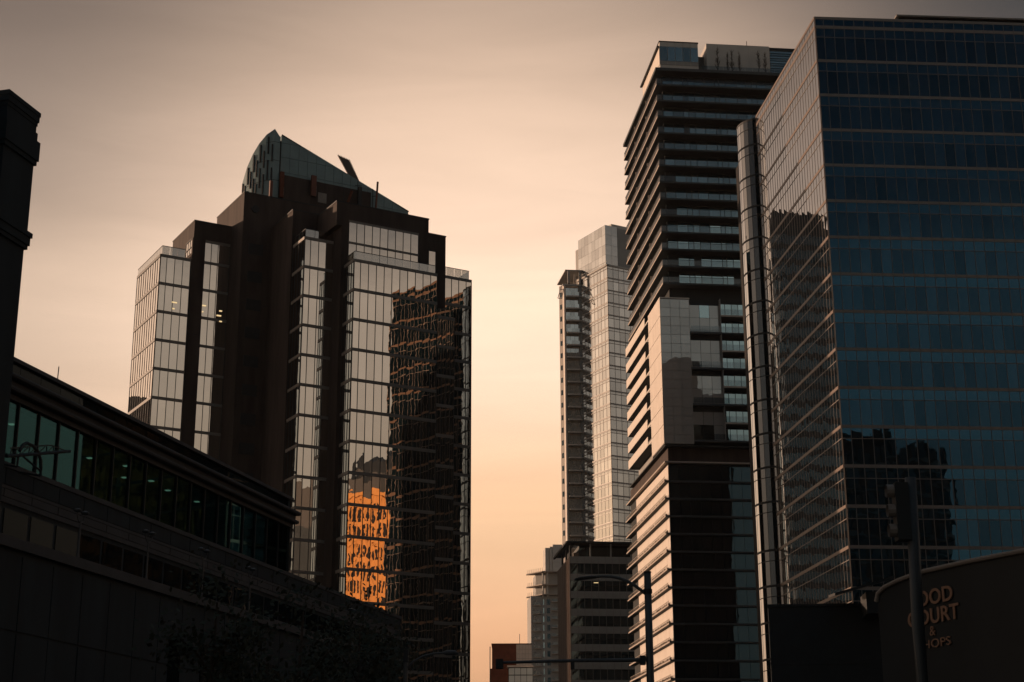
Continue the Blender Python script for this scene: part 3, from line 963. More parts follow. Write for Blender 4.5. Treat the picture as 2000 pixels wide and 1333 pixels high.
# balcony column (its fronts face the viewer)
S = bpy.data.objects.new('balcony_column', None)
col.objects.link(S)
S.parent = T
loc = Matrix.Rotation(-R(90 - 60.4), 4, 'Z') @ Vector((12.35 - 22.155, 361.9 - 352.3, 0))
S.location = loc
S.rotation_euler = (0, 0, R(60.4 - 84))
MB().prism([(0.05, 0.9), (4.6, 0.9), (4.6, 7), (-0.2, 7), (-0.88, 2.0)], 0, 127.7).build('stack_wall', 'white_panel', S)
MB().prism([(0, 0), (0.35, 0.0), (0.35, 1.0), (-0.2, 1.0)], 0, 127.7).build('stack_pier', 'white_panel', S)
MB().prism([(3.55, 0.1), (4.3, 0.1), (4.3, 1.0), (3.55, 1.0)], 0, 127.7).build('stack_pier', 'grey_panel', S)
for k in range(21):
    z = 124.4 - FS * k
    MB().prism([(0.6, -0.5), (3.6, -0.5), (5.2, 0.3), (5.2, 1.0), (0.6, 1.0)], z, z + 0.32).build('balcony_slab', 'white_panel', S)
    for i in range(3):
        MB().box(0.7 + 0.95 * i, 1.62 + 0.95 * i, -0.45, -0.43, z + 0.35, z + 1.2).build('rail_pane', 'pale_glass', S)
        P2 = MB().box(0.55 + 1.0 * i, 1.5 + 1.0 * i, 0.86, 0.92, z + 0.3, z + 2.7).build('window', 'pale_glass', S)
    MB().prism([(-0.72, 1.78), (-0.66, 1.80), (-0.33, 1.38), (-0.39, 1.36)], z + 0.4, z + 1.6).build('window', 'dark_glass', S)
MB().prism([(0.36, -0.2), (4.6, -0.2), (4.6, 10.5), (-0.2, 10.5)], 131.0, 131.25).build('roof_canopy', 'grey_panel', S)
for x in (0.9, 3.6):
    MB().box(x, x + 0.45, -0.5, 0.0, 127.7, 130.9).build('canopy_post', 'grey_panel', S)
MB().box(-0.3, 4.6, -0.1, 0.4, 127.3, 127.7).build('parapet', 'pale_panel', S)
for i in range(8):
    MB().box(2.4, 3.4 - 0.09 * i, 0.3, 0.5, 128.0 + 0.3 * i, 128.12 + 0.3 * i).build('stair_tread', 'white_panel', S)
dv = MB()
for a, b in (((-0.5, 0.5, 127.4), (-1.5, -0.2, 124.0)), ((0.1, 0.5, 127.4), (-0.5, -0.2, 124.0)), ((-1.5, -0.2, 124.0), (-0.4, -0.2, 124.0)),
             ((-1.2, 0, 125.2), (-0.2, 0, 125.2)), ((-0.8, 0.2, 126.4), (0.0, 0.2, 126.4))):
    dv.tube([a, b], 0.09, 5)
dv.build('roof_davit', 'grey_panel', S)
P.build()

# ------------------------------------------------------------------ office block below it
T = thing('banded_office', 'dark banded office block with a flat roof canopy below the pale tower', 'office building', (11.55, 323.8, 0), 84.0)
P = Panes(T)
MB().box(0.06, 30, 0.06, 20, 0, 56.2).build('core_wall', 'dark_core', T)
cg = [1.43 * i for i in range(12)]
for k in range(15):
    z = 56.25 - 3.5 * k
    for a, b in zip(cg[:-1], cg[1:]):
        MB().slab((a + 0.03, 0), (b - 0.03, 0), 0.0, 0.06, z - 1.4, z).build('spandrel_panel', 'grey_panel', T)
        P.add((0, 0), (30, 0), a + 0.04, b - 0.04, z - 3.48, z - 1.42, 0.01, 'dark_glass', 0.001, 0.004, 1)
    n = 13
    for i in range(n):
        y0 = 18.25 / n * i
        MB().slab((0, y0 + 1.36), (0, y0 + 0.04), 0.0, 0.05, z - 3.5, z - 0.04).build('side_panel', 'brick_red' if i % 2 else 'copper_band', T)
m = MB()
for a in cg:
    m.box(a - 0.03, a + 0.03, -0.12, 0, 0, 56.2)
for i in range(14):
    y = 18.25 / 13 * i
    m.box(-0.2, 0, y - 0.05, y + 0.05, 0, 56.2)
m.build('mullions', 'bronze_metal', T, kind='stuff')
MB().box(2.2, 30, 2.5, 18, 56.25, 58.9).build('roof_storey', 'dark_glass', T)
MB().box(1.2, 2.2, 3.5, 10, 56.25, 57.6).build('terrace_wall', 'copper_band', T)
MB().box(-0.8, 30, -0.4, 3.0, 58.95, 59.3).build('roof_canopy', 'soffit', T)
m = MB()
for i in range(12):
    m.box(-0.8, 1.4, 3.4 + 1.35 * i, 3.65 + 1.35 * i, 58.95, 59.2)
m.box(-0.85, -0.45, 3.0, 19.6, 58.85, 59.3)
m.build('canopy_slats', 'soffit', T, kind='stuff')
for y in (2.0, 8.0, 14.0):
    MB().box(0.2, 0.6, y, y + 0.4, 56.25, 58.95).build('canopy_post', 'dark_metal', T)
for x in (4.1, 8.3, 12.4):
    MB().box(x, x + 0.25, 0.3, 0.55, 56.25, 58.95).build('canopy_post', 'grey_panel', T)
MB().slab((4.75, 0), (5.75, 0), 0.02, 0.045, 50.9, 51.05).build('ceiling_light', 'office_light', T)
P.build()

# ------------------------------------------------------------------ small balcony building with flat canopies
KH = 520 / 372
T = thing('canopy_apartments', 'small balcony apartment block with overhanging flat roof slabs beside the gap', 'apartment building', (7.1 * KH, 520, 0), 84.0)
zH = lambda z: 1.7 + (z - 1.7) * KH
MB().prism([(-4.0, 1.5), (1.0, 0), (6, 0), (6, 12), (-4.0, 12)], 0, zH(55.3)).build('body_wall', 'grey_panel', T)
MB().prism([(-2.0, 4.5), (0.8, 1.5), (6, 1.0), (6, 12), (-2.0, 12)], zH(55.3), zH(60.6)).build('body_wall', 'grey_panel', T)
for z, tip in ((zH(60.9), -4.9), (zH(57.9), -4.9), (zH(55.6), -4.9)):
    MB().prism([(tip, 5.5), (-0.6, -1.0), (6, -1.6), (6, 6), (tip, 7)], z - 0.3, z).build('roof_canopy', 'slab_edge', T)
    m = MB()
    for i in range(9):
        m.tube([(tip + 0.4 + i * 0.5, 5.0 - i * 0.7, z), (tip + 0.4 + i * 0.5, 5.0 - i * 0.7, z + 1.1)], 0.06, 4)
    m.build('rail_posts', 'pale_panel', T, kind='stuff')
for k in range(17):
    z = zH(53.0) - 2.75 * k
    MB().prism([(-3.6, 1.2), (-1.2, -0.3), (-0.6, 0.3), (-3.4, 2.2)], z, z + 0.2).build('balcony_slab', 'slab_edge', T)
    MB().prism([(2.4, 0.1), (2.4, -0.9), (6, -1.4), (6, 0.1)], z + 1.0, z + 1.2).build('balcony_slab', 'slab_edge', T)
    MB().box(1.05, 2.0, -0.04, 0.0, z + 0.3, z + 2.1).build('window', 'dark_glass', T)
    MB().box(-0.2, 0.4, 0.26, 0.34, z + 0.3, z + 2.1).build('window', 'teal_glass', T)
    MB().prism([(-3.3, 1.25), (-2.4, 0.98), (-2.4, 1.02), (-3.3, 1.29)], z + 0.3, z + 2.0).build('window', 'pale_glass', T)
    MB().prism([(-3.5, 1.05), (-1.3, -0.25), (-1.3, -0.2), (-3.5, 1.1)], z + 0.2, z + 1.1).build('rail_pane', 'rail_glass', T)
    MB().box(2.5, 5.6, -0.9, -0.86, z + 1.2, z + 2.0).build('rail_pane', 'rail_glass', T)
for x, y in ((-0.2, 0.2), (1.2, -0.4)):
    MB().tube([(x, y, zH(55.0)), (x, y, zH(60.9))], 0.25, 8).build('canopy_post', 'pale_panel', T)

T = thing('plant_tower', 'pale panelled rooftop box rising behind the canopy apartments', 'building', (8.05 * 540 / 390, 540, 0), 84.0)
zB = lambda z: 1.7 + (z - 1.7) * 540 / 390
for (x0, x1, y0, zt) in ((0.0, 1.3, 1.5, 69.7), (1.45, 2.3, 0.6, 69.9), (2.4, 5.6, 0, 70.5)):
    for z0 in range(12):
        a = zB(44 + 2.2 * z0)
        MB().box(x0, x1, y0, y0 + 6, a, min(zB(zt), a + 2.2 * 540 / 390 - 0.06)).build('panel', 'pale_panel', T)

# ------------------------------------------------------------------ low red block in the gap
T = thing('red_block', 'low rust red block with a pale tiled end, at the foot of the sky gap', 'building', (-5.17, 400.0, 0), 90.0)
MB().box(0, 5.94, 0, 9, 0, 47.5).build('red_wall', 'brick_red', T)
MB().box(-0.15, 9.8, -0.1, 9, 47.5, 47.65).build('coping', 'dark_metal', T)
MB().box(5.96, 9.75, 0.05, 9, 0, 47.45).build('pale_wall', 'grey_panel', T)
for i in range(5):
    for j in range(7):
        MB().box(5.98 + 0.75 * i, 6.68 + 0.75 * i, 0.0, 0.05, 46.3 - 1.15 * j, 47.35 - 1.15 * j).build('tile', 'pale_panel', T)
MB().tube([(6.8, 3, 47.6), (6.8, 3, 50.3)], 0.07, 6).build('roof_mast', 'dark_metal', T)
MB().tube([(-0.5, 1, 38), (-0.5, 1, 47.0)], 0.12, 6).build('downpipe', 'dark_metal', T)
T = thing('shop_block', 'dark red low block with a glazed front at the foot of the sky gap', 'building', (-5.31, 380.0, 0), 90.0)
MB().box(0, 4.2, 0, 9, 0, 39.6).build('red_wall', 'brick_red', T)
MB().box(4.2, 9.9, 0.2, 9, 0, 39.9).build('core_wall', 'dark_core', T)
MB().box(3.9, 10.0, -0.2, 9, 39.9, 40.3).build('coping', 'pale_panel', T)
for i in range(4):
    for j in range(3):
        MB().box(4.3 + 1.4 * i, 5.6 + 1.4 * i, 0.1, 0.2, 38.2 - 1.7 * j, 39.7 - 1.7 * j).build('pane', 'grey_glass', T)

# ------------------------------------------------------------------ glazed gallery building, lower left
T = thing('gallery_building', 'dark stone building with a long glazed gallery under a triple cornice', 'building', (-24.48, 76.16, 0), 15.0)
X0, X1, X2 = -10.0, 36.0, 59.0
MB().box(X0, X2, 0, 22, 0, 19.1).build('stone_wall', 'stone_dark', T)
MB().box(X0, X2, -0.12, 0.6, 18.95, 19.2).build('sill_band', 'cornice_stone', T)
MB().box(X0, X2, -0.06, 0.0, 17.95, 18.1).build('string_course', 'cornice_stone', T)
MB().box(X0, X1, 0.9, 22, 22.6, 24.45).build('roof_block', 'stone_dark', T)
MB().box(X0, X1 + 0.3, 0.25, 22, 24.42, 24.62).build('coping', 'cornice_stone', T)
cut = [1.28 + 1.925 * i for i in range(-5, 19)]
for a, b in zip(cut[:-1], cut[1:]):
    b = min(b, X1)
    MB().box(a + 0.02, b - 0.02, 0.45, 0.92, 23.55, 24.40).build('frieze_panel', 'black_glass', T)
for z0, z1, o in ((23.30, 23.56, -0.28), (22.98, 23.30, 0.02), (22.72, 22.98, -0.12), (22.46, 22.72, 0.2)):
    MB().box(X0, X1 + 0.2, o, 1.2, z0, z1).build('cornice', 'cornice_stone', T)
for o, z in ((-0.28, 23.43), (-0.12, 22.85)):
    MB().tube([(X0, o, z), (X1 + 0.2, o, z)], 0.13, 8).build('cornice_roll', 'cornice_stone', T)
for a, b in zip(cut[:-1], cut[1:]):
    b = min(b, X1)
    if b - a < 0.2:
        continue
    o = MB().box(a + 0.03, b - 0.03, 0.40, 0.43, 19.2, 22.46).build('pane', 'gallery_glass', T)
    MB().box(b - 0.035, b + 0.035, 0.30, 0.50, 19.2, 22.46).build('mullion', 'dark_metal', T)
MB().box(X0, X1, 0.5, 14, 19.12, 19.2).build('gallery_floor', 'stone_dark', T)
MB().box(X0, X1, 13.8, 14, 19.2, 22.6).build('gallery_wall', 'grey_panel', T)
MB().box(X0, X1, 0.5, 14, 22.5, 22.6).build('gallery_ceiling', 'pale_panel', T)
MB().box(X1 - 0.3, X1, 0.4, 22, 19.1, 24.4).build('end_wall', 'stone_dark', T)
for i in range(9):
    MB().box(-8 + 5.2 * i, -7.4 + 5.2 * i, 4.0, 4.6, 19.2, 22.5).build('gallery_column', 'grey_panel', T)
for (x, y) in ((4.9, 3.0), (8.1, 4.5), (19.5, 2.5), (15.4, 2.0), (22.3, 2.8), (18.2, 3.6), (26.0, 2.6), (13.0, 3.0)):
    MB().box(x - 0.14, x + 0.14, y - 0.14, y + 0.14, 22.46, 22.495).build('downlight', 'downlight', T)
for x in (5.4, 6.5, 7.3):
    MB().box(x, x + 0.5, 9.0, 9.05, 20.2, 21.6).build('lit_doorway', 'hall_light', T)
MB().tube([(10.5, 4, 24.6), (10.6, 4, 27.3)], 0.03, 5).build('roof_mast', 'dark_metal', T)
# windows and ledges of the lower storeys
for i in range(26):
    a = -7 + 2.4 * i
    MB().box(a, a + 2.1, -0.05, 0.02, 15.4, 17.0).build('window', 'black_glass', T)
MB().box(X0, X2, -0.1, 0.0, 17.25, 17.5).build('string_course', 'cornice_stone', T)
# terrace in front
MB().box(X0 - 10, X2 - 18, -6.0, -0.3, 0, 13.3).build('terrace', 'stone_dark', T)
MB().box(X0 - 10, X2 - 18, -6.25, -5.7, 13.3, 13.75).build('terrace_parapet', 'cornice_stone', T)
for i in range(24):
    for j in range(4):
        MB().box(X0 - 10 + 2.5 * i + 0.03, X0 - 7.5 + 2.5 * i - 0.03, -6.05 - random.uniform(0, 0.02), -6.0, 0.4 + 3.2 * j, 3.5 + 3.2 * j).build('stone_panel', 'stone_dark', T)
for i in range(27):
    MB().box(X0 + 2.5 * i + 0.03, min(X2, X0 + 2.5 * i + 2.47), -0.05 - random.uniform(0, 0.015), 0.0, 17.55, 17.92).build('stone_panel', 'cornice_stone', T)
    MB().box(X0 + 2.5 * i + 0.03, min(X2, X0 + 2.5 * i + 2.47), -0.05 - random.uniform(0, 0.015), 0.0, 18.14, 18.92).build('stone_panel', 'stone_dark', T)
for (a, b, z0, z1) in ((9.8, 12.2, 4.0, 11.4), (12.5, 14.6, 4.0, 11.3), (17.2, 20.0, 4.0, 11.2), (6.2, 7.4, 7.0, 11.4), (24.0, 26.5, 4.0, 10.8)):
    MB().box(a, b, -6.12, -6.0, z0, z1).build('shop_window', 'black_glass', T)
for i in range(3):
    MB().box(X2 - 16 + 5 * i, X2 - 13.5 + 5 * i, -0.04, 0.02, 9, 13).build('window', 'dark_glass', T)

# dark lattice gantry in front of the gallery glass
T = thing('lattice_gantry', 'dark lattice gantry with an arched tube before the gallery glass', 'gantry',
          (-24.48 + 1.2 * math.cos(R(15)), 76.16 - 1.2 * math.sin(R(15)), 18.9), 15.0)
g = MB()
g.tube([(-1.85, 0, 0.1), (3.7, 0, 1.6)], 0.09, 6).build('boom', 'dark_metal', T)
g = MB()
g.tube([(-1.6, 0, 0.55), (1.9, 0, 1.5), (3.3, 0, 1.55)], 0.035, 5)
for t in (0.0, 0.16, 0.3, 0.45, 0.6, 0.72):
    p, q = (-1.6 + 5.3 * t, 0, 0.16 + 1.44 * t), (-1.45 + 5.0 * t, 0, 0.6 + 1.25 * t)
    g.tube([p, q], 0.03, 5)
    g.tube([p, (q[0] + 0.6, 0, q[2] + 0.15)], 0.022, 5)
g.build('lattice', 'dark_metal', T, kind='stuff')
MB().tube([(-0.8, 0, 0.6), (-0.55, 0, 0.95), (-0.2, 0, 1.12), (0.35, 0, 1.1), (0.75, 0, 0.95), (1.1, 0, 0.6), (1.2, 0, 0.2), (1.2, 0, -0.2)], 0.085, 8).build('arched_tube', 'dark_metal', T)
MB().tube([(-0.9, 0, -0.2), (-0.85, 0, 0.4)], 0.06, 6).tube([(-0.45, 0, 0.4), (1.15, 0, 0.05)], 0.05, 6).build('strut', 'dark_metal', T)
MB().tube([(-0.9, 0, -0.2), (-0.9, 1.1, 0.05)], 0.05, 6).tube([(1.2, 0, -0.2), (1.2, 1.1, 0.05)], 0.05, 6).build('wall_bracket', 'dark_metal', T)

# ------------------------------------------------------------------ stone pier at the left edge
T = thing('stone_pier_building', 'dark stone building corner with stepped cornices cut by the frame edge', 'building', (-13.74, 42.85, 0), 15.0)
prof = [(0, 17.7, -0.05), (17.7, 17.82, 0.02), (17.82, 18.06, 0.06), (18.06, 18.2, 0.10), (18.2, 20.28, -0.01), (20.28, 20.42, 0.05), (20.42, 21.0, 0.09),
        (21.0, 21.28, 0.02), (21.28, 21.5, -0.02), (21.5, 21.62, 0.0), (21.62, 21.80, 0.03), (21.80, 21.93, 0.05)]
for i, (z0, z1, o) in enumerate(prof):
    MB().box(-1.58 - o, o, -o, 6, z0, z1).build('cornice' if z1 - z0 < 1 else 'shaft', 'stone_dark', T)
for i, (z0, z1, o) in enumerate(prof):
    MB().box(-9, -1.55, 0.5 - o, 6, z0, z1 - 0.12 if i == len(prof) - 1 else z1).build('cornice' if z1 - z0 < 1 else 'wall', 'stone_dark', T)
MB().box(-0.02, 0.25, 3.0, 6.2, 0, 15.5).build('wall', 'stone_dark', T)

# ------------------------------------------------------------------ twin terrace lamps
kx, ky = -24.48, 76.16
ux, uy = math.sin(R(15)), math.cos(R(15))


def kpos(t, o, z):
    return (kx + ux * t + uy * o, ky + uy * t - ux * o, z)


lab = ['twin-arm terrace lamp nearest the left frame edge', 'second twin-arm terrace lamp from the left frame edge', 'third twin-arm terrace lamp from the left frame edge',
       'fourth twin-arm terrace lamp from the left frame edge', 'farthest twin-arm terrace lamp, below the brick tower']
for i, (t, zt) in enumerate(((-2.78, 16.0), (3.74, 16.2), (9.89, 16.35), (15.89, 16.3), (32.2, 16.1))):
    o = thing('terrace_lamp', lab[i], 'street lamp', kpos(t, 5.9, 13.75), 15.0, 'twin lamps along the terrace')
    h = zt - 13.75
    MB().tube([(0, 0, 0), (0, 0, 0.3), (0, 0, h - 0.5)], [0.09, 0.05, 0.04], 8).build('post', 'pole_paint', o)
    for s in (-1, 1):
        MB().tube([(0, 0, h - 0.6), (0.22 * s, 0, h - 0.5), (0.34 * s, 0, h - 0.3), (0.34 * s, 0, h - 0.12)], 0.03, 6).build('arm', 'pole_paint', o)
        MB().tube([(0.34 * s, 0, h - 0.14), (0.34 * s, 0, h - 0.06), (0.34 * s, 0, h + 0.02)], [0.16, 0.2, 0.05], 10).build('lamp_head', 'pole_paint', o)

# ------------------------------------------------------------------ street lamp and signal mast by the road
S = 1.4
zz = lambda z: 1.7 + (z - 1.7) * S
T = thing('street_lamp', 'grey cobra-head street lamp with a signal arm before the balcony tower', 'street lamp', (2.5 * S, 29.9 * S, 0), 90)
px = lambda x: (x - 2.5) * S
MB().tube([(0, 0, 0), (0, 0, 1), (0, 0, zz(4.4)), (0, 0, zz(6.42))], [0.13, 0.11, 0.1, 0.092], 14).build('pole', 'pole_paint', T, smooth=True)
MB().tube([(0, 0, zz(6.42)), (0, 0, zz(6.42) + 0.04)], 0.1, 14).build('pole_cap', 'dark_metal', T)
MB().tube([(0, 0, zz(6.04)), (0, 0, zz(6.12))], 0.112, 14).build('collar', 'dark_metal', T)
MB().tube([(-0.05, 0, zz(6.03)), (px(2.40), 0, zz(6.08)), (px(2.27), 0, zz(6.18)), (px(2.13), 0, zz(6.265)), (px(1.98), 0, zz(6.325)), (px(1.82), 0, zz(6.357)), (px(1.66), 0, zz(6.362)), (px(1.52), 0, zz(6.352))],
          [0.045, 0.045, 0.042, 0.04, 0.038, 0.036, 0.034, 0.034], 10).build('arm', 'pole_paint', T, smooth=True)
hd = MB()
secs = [(1.56, 6.35, 0.03, 0.04), (1.53, 6.352, 0.07, 0.06), (1.40, 6.345, 0.10, 0.075), (1.25, 6.33, 0.11, 0.08), (1.17, 6.315, 0.075, 0.06), (1.14, 6.30, 0.02, 0.02)]
for (x, z, w, h) in secs:
    for j in range(10):
        a = 2 * math.pi * j / 10
        hd.v.append((px(x), math.cos(a) * w * S, zz(z) + math.sin(a) * h * (0.75 if math.sin(a) < 0 else 0.5)))
for i in range(len(secs) - 1):
    for j in range(10):
        hd.f.append((i * 10 + j, i * 10 + (j + 1) % 10, (i + 1) * 10 + (j + 1) % 10, (i + 1) * 10 + j))
hd.f += [tuple(range(10)), tuple(range(50, 60))]
hd.build('lamp_head', 'pole_paint', T, smooth=True)
MB().tube([(0, 0, zz(4.83)), (px(1.1), 0, zz(4.82)), (px(-0.18), 0, zz(4.79))], [0.055, 0.045, 0.035], 10).build('signal_arm', 'pole_paint', T)
MB().box(px(-0.32), px(-0.18), -0.1, 0.1, zz(4.68), zz(4.85)).build('signal_box', 'dark_metal', T)
MB().box(px(1.05), px(1.12), -0.08, 0.08, zz(4.66), zz(4.80)).build('arm_camera', 'dark_metal', T)
MB().box(px(2.32), px(2.42), -0.12, 0.12, zz(4.74), zz(4.9)).build('arm_clamp', 'dark_metal', T)

T = thing('street_lamp', 'faint curved-arm street lamp at the foot of the brick tower', 'street lamp', (-3.93, 59.87, 0), 90)
MB().tube([(0, 0, 0), (0, 0, 8.2)], [0.11, 0.08], 10).build('pole', 'pole_paint', T)
MB().box(-0.09, 0.09, -0.09, 0.09, 7.9, 8.35).build('pole_box', 'dark_metal', T)
MB().tube([(0, 0, 7.65), (0.3, 0, 7.95), (0.65, 0, 8.13), (1.05, 0, 8.22), (1.4, 0, 8.24)], 0.04, 8).build('arm', 'pole_paint', T)
MB().tube([(1.35, 0, 8.24), (1.5, 0, 8.25), (1.8, 0, 8.25), (1.92, 0, 8.2)], [0.04, 0.1, 0.09, 0.02], 8).build('lamp_head', 'pole_paint', T)

T = thing('signal_pole', 'dark street pole with a side-facing traffic signal before the blue office', 'traffic signal', (6.53, 26.2, 0), 90)
MB().tube([(0, 0, 0), (0, 0, 5), (0.06, 0, 7.4)], [0.12, 0.105, 0.095], 12).build('pole', 'pole_paint', T, smooth=True)
MB().box(-0.24, -0.02, -0.14, 0.14, 6.35, 7.3).build('signal_housing', 'dark_metal', T)
for i, z in enumerate((6.52, 6.85, 7.18)):
    MB().tube([(-0.24, 0.0, z), (-0.36, 0.0, z)], 0.11, 12, cap=False).build('visor', 'bronze_metal', T)

# ------------------------------------------------------------------ food court corner
T = thing('food_court_canopy', 'dark curved canopy wall carrying copper food court lettering', 'shop front', (7.48, 29.05, 0), 158.0)
# local +x runs toward the viewer's right; wall face looks to local -y
pts = [(-1.68, 5.98), (-1.61, 6.12), (-1.38, 6.21), (-0.96, 6.27), (-0.56, 6.3), (-0.16, 6.32), (1.2, 6.30), (2.66, 6.25), (6.0, 6.2)]
front = [(x, 0.06, z) for x, z in pts]
n = len(pts)
w = MB()
w.add([(x, 0.06, 0) for x, z in pts] + front + [(x, 2.5, 0) for x, z in pts] + [(x, 2.5, z) for x, z in pts],
      [(i, i + 1, n + i + 1, n + i) for i in range(n - 1)] + [(2 * n + i + 1, 2 * n + i, 3 * n + i, 3 * n + i + 1) for i in range(n - 1)] +
      [(n + i, n + i + 1, 3 * n + i + 1, 3 * n + i) for i in range(n - 1)] + [(0, n, 3 * n, 2 * n), (n - 1, 3 * n - 1, 4 * n - 1, 2 * n - 1)])
w.build('sign_wall', 'dark_metal', T)
MB().tube([(x, 0.03, z) for x, z in pts], 0.045, 8).build('canopy_edge', 'bronze_metal', T)
for (txt, x, z, size, ex) in (('FOOD', 0.015, 5.71, 0.335, 1.23), ('COURT', 0.02, 5.375, 0.335, 1.5), ('&', -0.02, 5.155, 0.22, 0.16), ('SHOPS', 0.0, 4.945, 0.19, 0.96)):
    c = bpy.data.curves.new('lettering', 'FONT')
    c.body = txt
    c.size = size
    c.align_x = 'CENTER'
    c.extrude = 0.012
    c.space_character = 1.04
    if size > 0.3:
        c.offset = 0.006
    tmp = bpy.data.objects.new('tmp', c)
    col.objects.link(tmp)
    dg = bpy.context.evaluated_depsgraph_get()
    me = bpy.data.meshes.new_from_object(tmp.evaluated_get(dg))
    bpy.data.objects.remove(tmp)
    me.materials.clear()
    me.materials.append(MATS['sign_copper'])
    xs_ = [v.co.x for v in me.vertices]
    o = link('lettering', me, T, label='copper letters reading ' + txt.replace('&', 'ampersand'))
    o.location = (x, 0.03, z)
    o.scale = (ex / (max(xs_) - min(xs_)), 1.12, 1)
    o.rotation_euler = (R(90), 0, 0)

T = thing('podium', 'low dark podium with a sloped glass canopy at the foot of the blue office', 'building', (19.45, 123.48, 0), 94.0)
MB().prism([(0, 0), (30, 0), (30, 20), (3.2, 20)], 0, 18.55).build('podium_wall', 'dark_metal', T)
MB().prism([(-0.1, -0.15), (30, -0.15), (30, 20), (3.1, 20)], 18.55, 18.75).build('coping', 'dark_metal', T)
MB().box(-0.05, 30, -0.05, 0, 14.2, 14.4).build('string_course', 'dark_metal', T)
MB().add([(4.6, -4, 19.0), (9.0, -4, 20.2), (9.0, 0, 20.6), (4.6, 0, 19.4), (4.6, -4, 18.8), (9.0, -4, 20.0), (9.0, 0, 20.4), (4.6, 0, 19.2)],
         [(0, 1, 2, 3), (7, 6, 5, 4), (0, 4, 5, 1), (1, 5, 6, 2), (2, 6, 7, 3), (3, 7, 4, 0)]).build('sloped_canopy', 'dark_metal', T)
MB().box(7.0, 9.0, -3.0, 0, 17.6, 19.2).build('kiosk_wall', 'dark_metal', T)


# ------------------------------------------------------------------ street trees in the dark foreground
def street_tree(x, y, h, r, label, seed):
    rnd = random.Random(seed)
    o = thing('street_tree', label, 'tree', (x, y, 0), 90, 'street trees below the terrace')
    t = MB().tube([(0, 0, 0), (0.05, 0, h * 0.3), (0.0, 0.1, h * 0.62), (0.1, 0, h * 0.85)], [0.17, 0.13, 0.08, 0.03], 8)
    tips = []
    for i in range(9):
        a = rnd.uniform(0, 6.28)
        b = Vector((0.03, 0.05, h * rnd.uniform(0.35, 0.7)))
        e = b + Vector((math.cos(a) * r * 0.75, math.sin(a) * r * 0.75, rnd.uniform(0.3, 0.9) * r))
        t.tube([b, b.lerp(e, 0.5) + Vector((0, 0, 0.2)), e], [0.06, 0.04, 0.015], 5)
        tips += [e, b.lerp(e, 0.6)]
    t.build('trunk', 'bark', o)
    c = MB()
    for tip in tips + [Vector((0, 0, h * 0.9))]:
        for q in range(150):
            p = tip + Vector((rnd.gauss(0, r * 0.27), rnd.gauss(0, r * 0.27), rnd.gauss(0, r * 0.2)))
            d1 = Vector((rnd.gauss(0, 1), rnd.gauss(0, 1), rnd.gauss(0, 1))).normalized()
            d2 = d1.orthogonal().normalized()
            s = rnd.uniform(0.07, 0.14)
            c.add([p - d1 * s, p + d2 * s * 0.6, p + d1 * s, p - d2 * s * 0.6], [(0, 1, 2, 3)])
    me = bpy.data.meshes.new('crown')
    me.from_pydata(c.v, [], c.f)
    me.materials.append(MATS['leaf'])
    link('crown', me, o)


for i, (x, y, h, r, lb) in enumerate(((-9.6, 52.0, 10.6, 1.9, 'dark street tree under the glazed gallery, left of the others'),
                                      (-7.6, 58.0, 11.2, 2.1, 'dark street tree under the glazed gallery, second in the row'),
                                      (-6.3, 66.0, 11.6, 2.2, 'dark street tree just left of the orange reflection'),
                                      (-6.6, 76.0, 12.0, 2.0, 'dark street tree at the far end of the gallery building'))):
    street_tree(x, y, h, r, lb, 20 + i)

# ------------------------------------------------------------------ buildings the facades mirror, plus unseen blocks added to dim skylight
T = thing('sandstone_building', 'sunlit sandstone building with tall windows, mirrored in the brick tower bays', 'building', (172.0, 56.0, 0), 216.0)
MB().box(-24, 5, 0, 24, 0, 91).build('stone_wall', 'sandstone', T)
MB().box(-24.5, 5.5, -0.8, 24, 91, 92.6).build('cornice', 'sandstone', T)
MB().box(-24.3, 5.2, -0.5, 0, 78.3, 79.4).build('string_course', 'sandstone', T)
MB().prism([(-22, 1), (4, 1), (4, 23), (-22, 23)], 92.6, [97, 97, 100, 100]).build('mansard_roof', 'dark_metal', T)
MB().tube([(-6, 9, 92), (-6, 9, 98), (-6, 9, 102), (-6, 9, 105)], [8.5, 8.5, 6.5, 0.5], 16).build('dome', 'dark_metal', T)
for k in range(17):
    for i in range(13):
        x = -23.3 + 2.18 * i
        z = 5 + 4.9 * k + (1.0 if k > 14 else 0)
        MB().box(x, x + 1.2, -0.06, 0.02, z, z + 3.3).build('window', 'dark_core', T)
        if k == 16:
            MB().tube([(x + 0.6, -0.07, z + 3.3), (x + 0.6, 0.02, z + 3.3)], 0.6, 14).build('window_arch', 'dark_core', T)
for i in range(13):
    MB().box(-23.9 + 2.18 * i, -23.5 + 2.18 * i, -0.5, 0, 0, 90.9).build('pilaster', 'sandstone', T)
T = thing('gabled_block', 'dark block with a stepped gable beside the sandstone building, seen only mirrored', 'building', (172.0, 56.0, 0), 216.0)
MB().box(5.6, 34, -3, 20, 0, 84).build('wall', 'stone_dark', T)
MB().prism([(5.6, -3), (34, -3), (34, 20), (5.6, 20)], 84, [98, 90, 90, 98]).build('roof', 'dark_metal', T)
T = thing('dark_tower', 'dark stepped tower behind the viewer, mirrored in the blue office', 'tower', (58.0, 52.0, 0), 90.0)
MB().box(0, 33, -14, 6, 0, 66).build('wall', 'dark_metal', T)
MB().box(2, 24, -12, 4, 66, 70).build('wall', 'dark_metal', T)
MB().box(4, 12, -10, 2, 70, 74).build('wall', 'dark_metal', T)
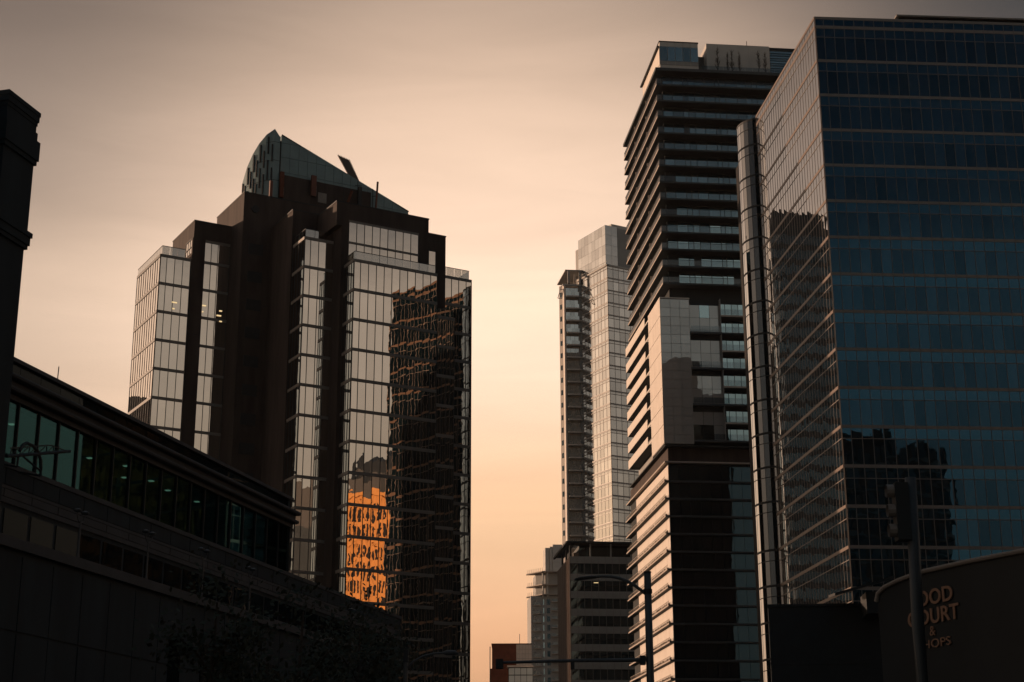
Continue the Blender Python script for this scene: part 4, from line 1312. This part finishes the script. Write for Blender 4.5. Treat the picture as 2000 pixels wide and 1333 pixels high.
for k in range(16):
    MB().box(-0.1, 33.1, 5.9, 6.12, 3 + 4 * k, 3.5 + 4 * k).build('floor_band', 'grey_panel', T)
    for i in range(11):
        MB().box(0.5 + 3 * i, 2.6 + 3 * i, 6.0, 6.05, 3.7 + 4 * k, 6.6 + 4 * k).build('window', 'dark_glass', T)
T = thing('hidden_tower', 'dark tower standing behind the brick tower, mirrored in the blue office flank', 'tower', (-51.0, 373.0, 0), 90.0)
MB().box(-10, 10, -9, 9, 0, 148).build('wall', 'stone_dark', T)
MB().box(-6, 9, -8, 8, 148, 152).build('wall', 'dark_metal', T)
for k in range(36):
    MB().box(-10.1, 10.1, -9.1, -9.0, 3 + 4 * k, 5.4 + 4 * k).build('window_band', 'dark_glass', T)
    MB().box(10.0, 10.1, -9.0, 9.0, 3 + 4 * k, 5.4 + 4 * k).build('window_band', 'dark_glass', T)
T = thing('side_block', 'dark block off to the left, mirrored in the brick tower flank', 'building', (-136.0, 298.0, 0), 60.0)
MB().box(-14, 14, -12, 12, 0, 84).build('wall', 'stone_dark', T)
MB().box(-6, 5, -6, 6, 84, 90).build('wall', 'dark_metal', T)
T = thing('sky_screen_left', 'unseen tall dark slab added off the left frame edge, dimming the mirrored sky and street', 'building', (-62.0, 92.0, 0), 90.0)
MB().box(-16, 14, -40, 34, 0, 168).build('wall', 'stone_dark', T)  # out of view, added to darken the sky mirrored in the office flank
T = thing('sky_screen_rear', 'unseen dark block added behind the viewer to cut skylight on the street', 'building', (42.0, -20.0, 0), 90.0)
MB().box(-20, 18, -40, 36, 0, 62).build('wall', 'stone_dark', T)  # out of view, added to keep skylight off the gallery front

# ------------------------------------------------------------------ evening haze over the whole place
hz = MB().box(-260, 260, -160, 720, -1.6, 172).mesh('haze')
m, n, l = new_mat('haze')
o = N(n, 'ShaderNodeOutputMaterial')
v = N(n, 'ShaderNodeVolumePrincipled', inp={'Color': (0.95, 0.90, 0.84, 1), 'Density': 0.00004, 'Anisotropy': 0.3})
l.new(v.outputs[0], o.inputs['Volume'])
hz.materials.append(m)
hz_o = link('haze', hz, None, 'stuff')
hz_o['label'], hz_o['category'] = 'thin warm evening haze filling the street', 'haze'
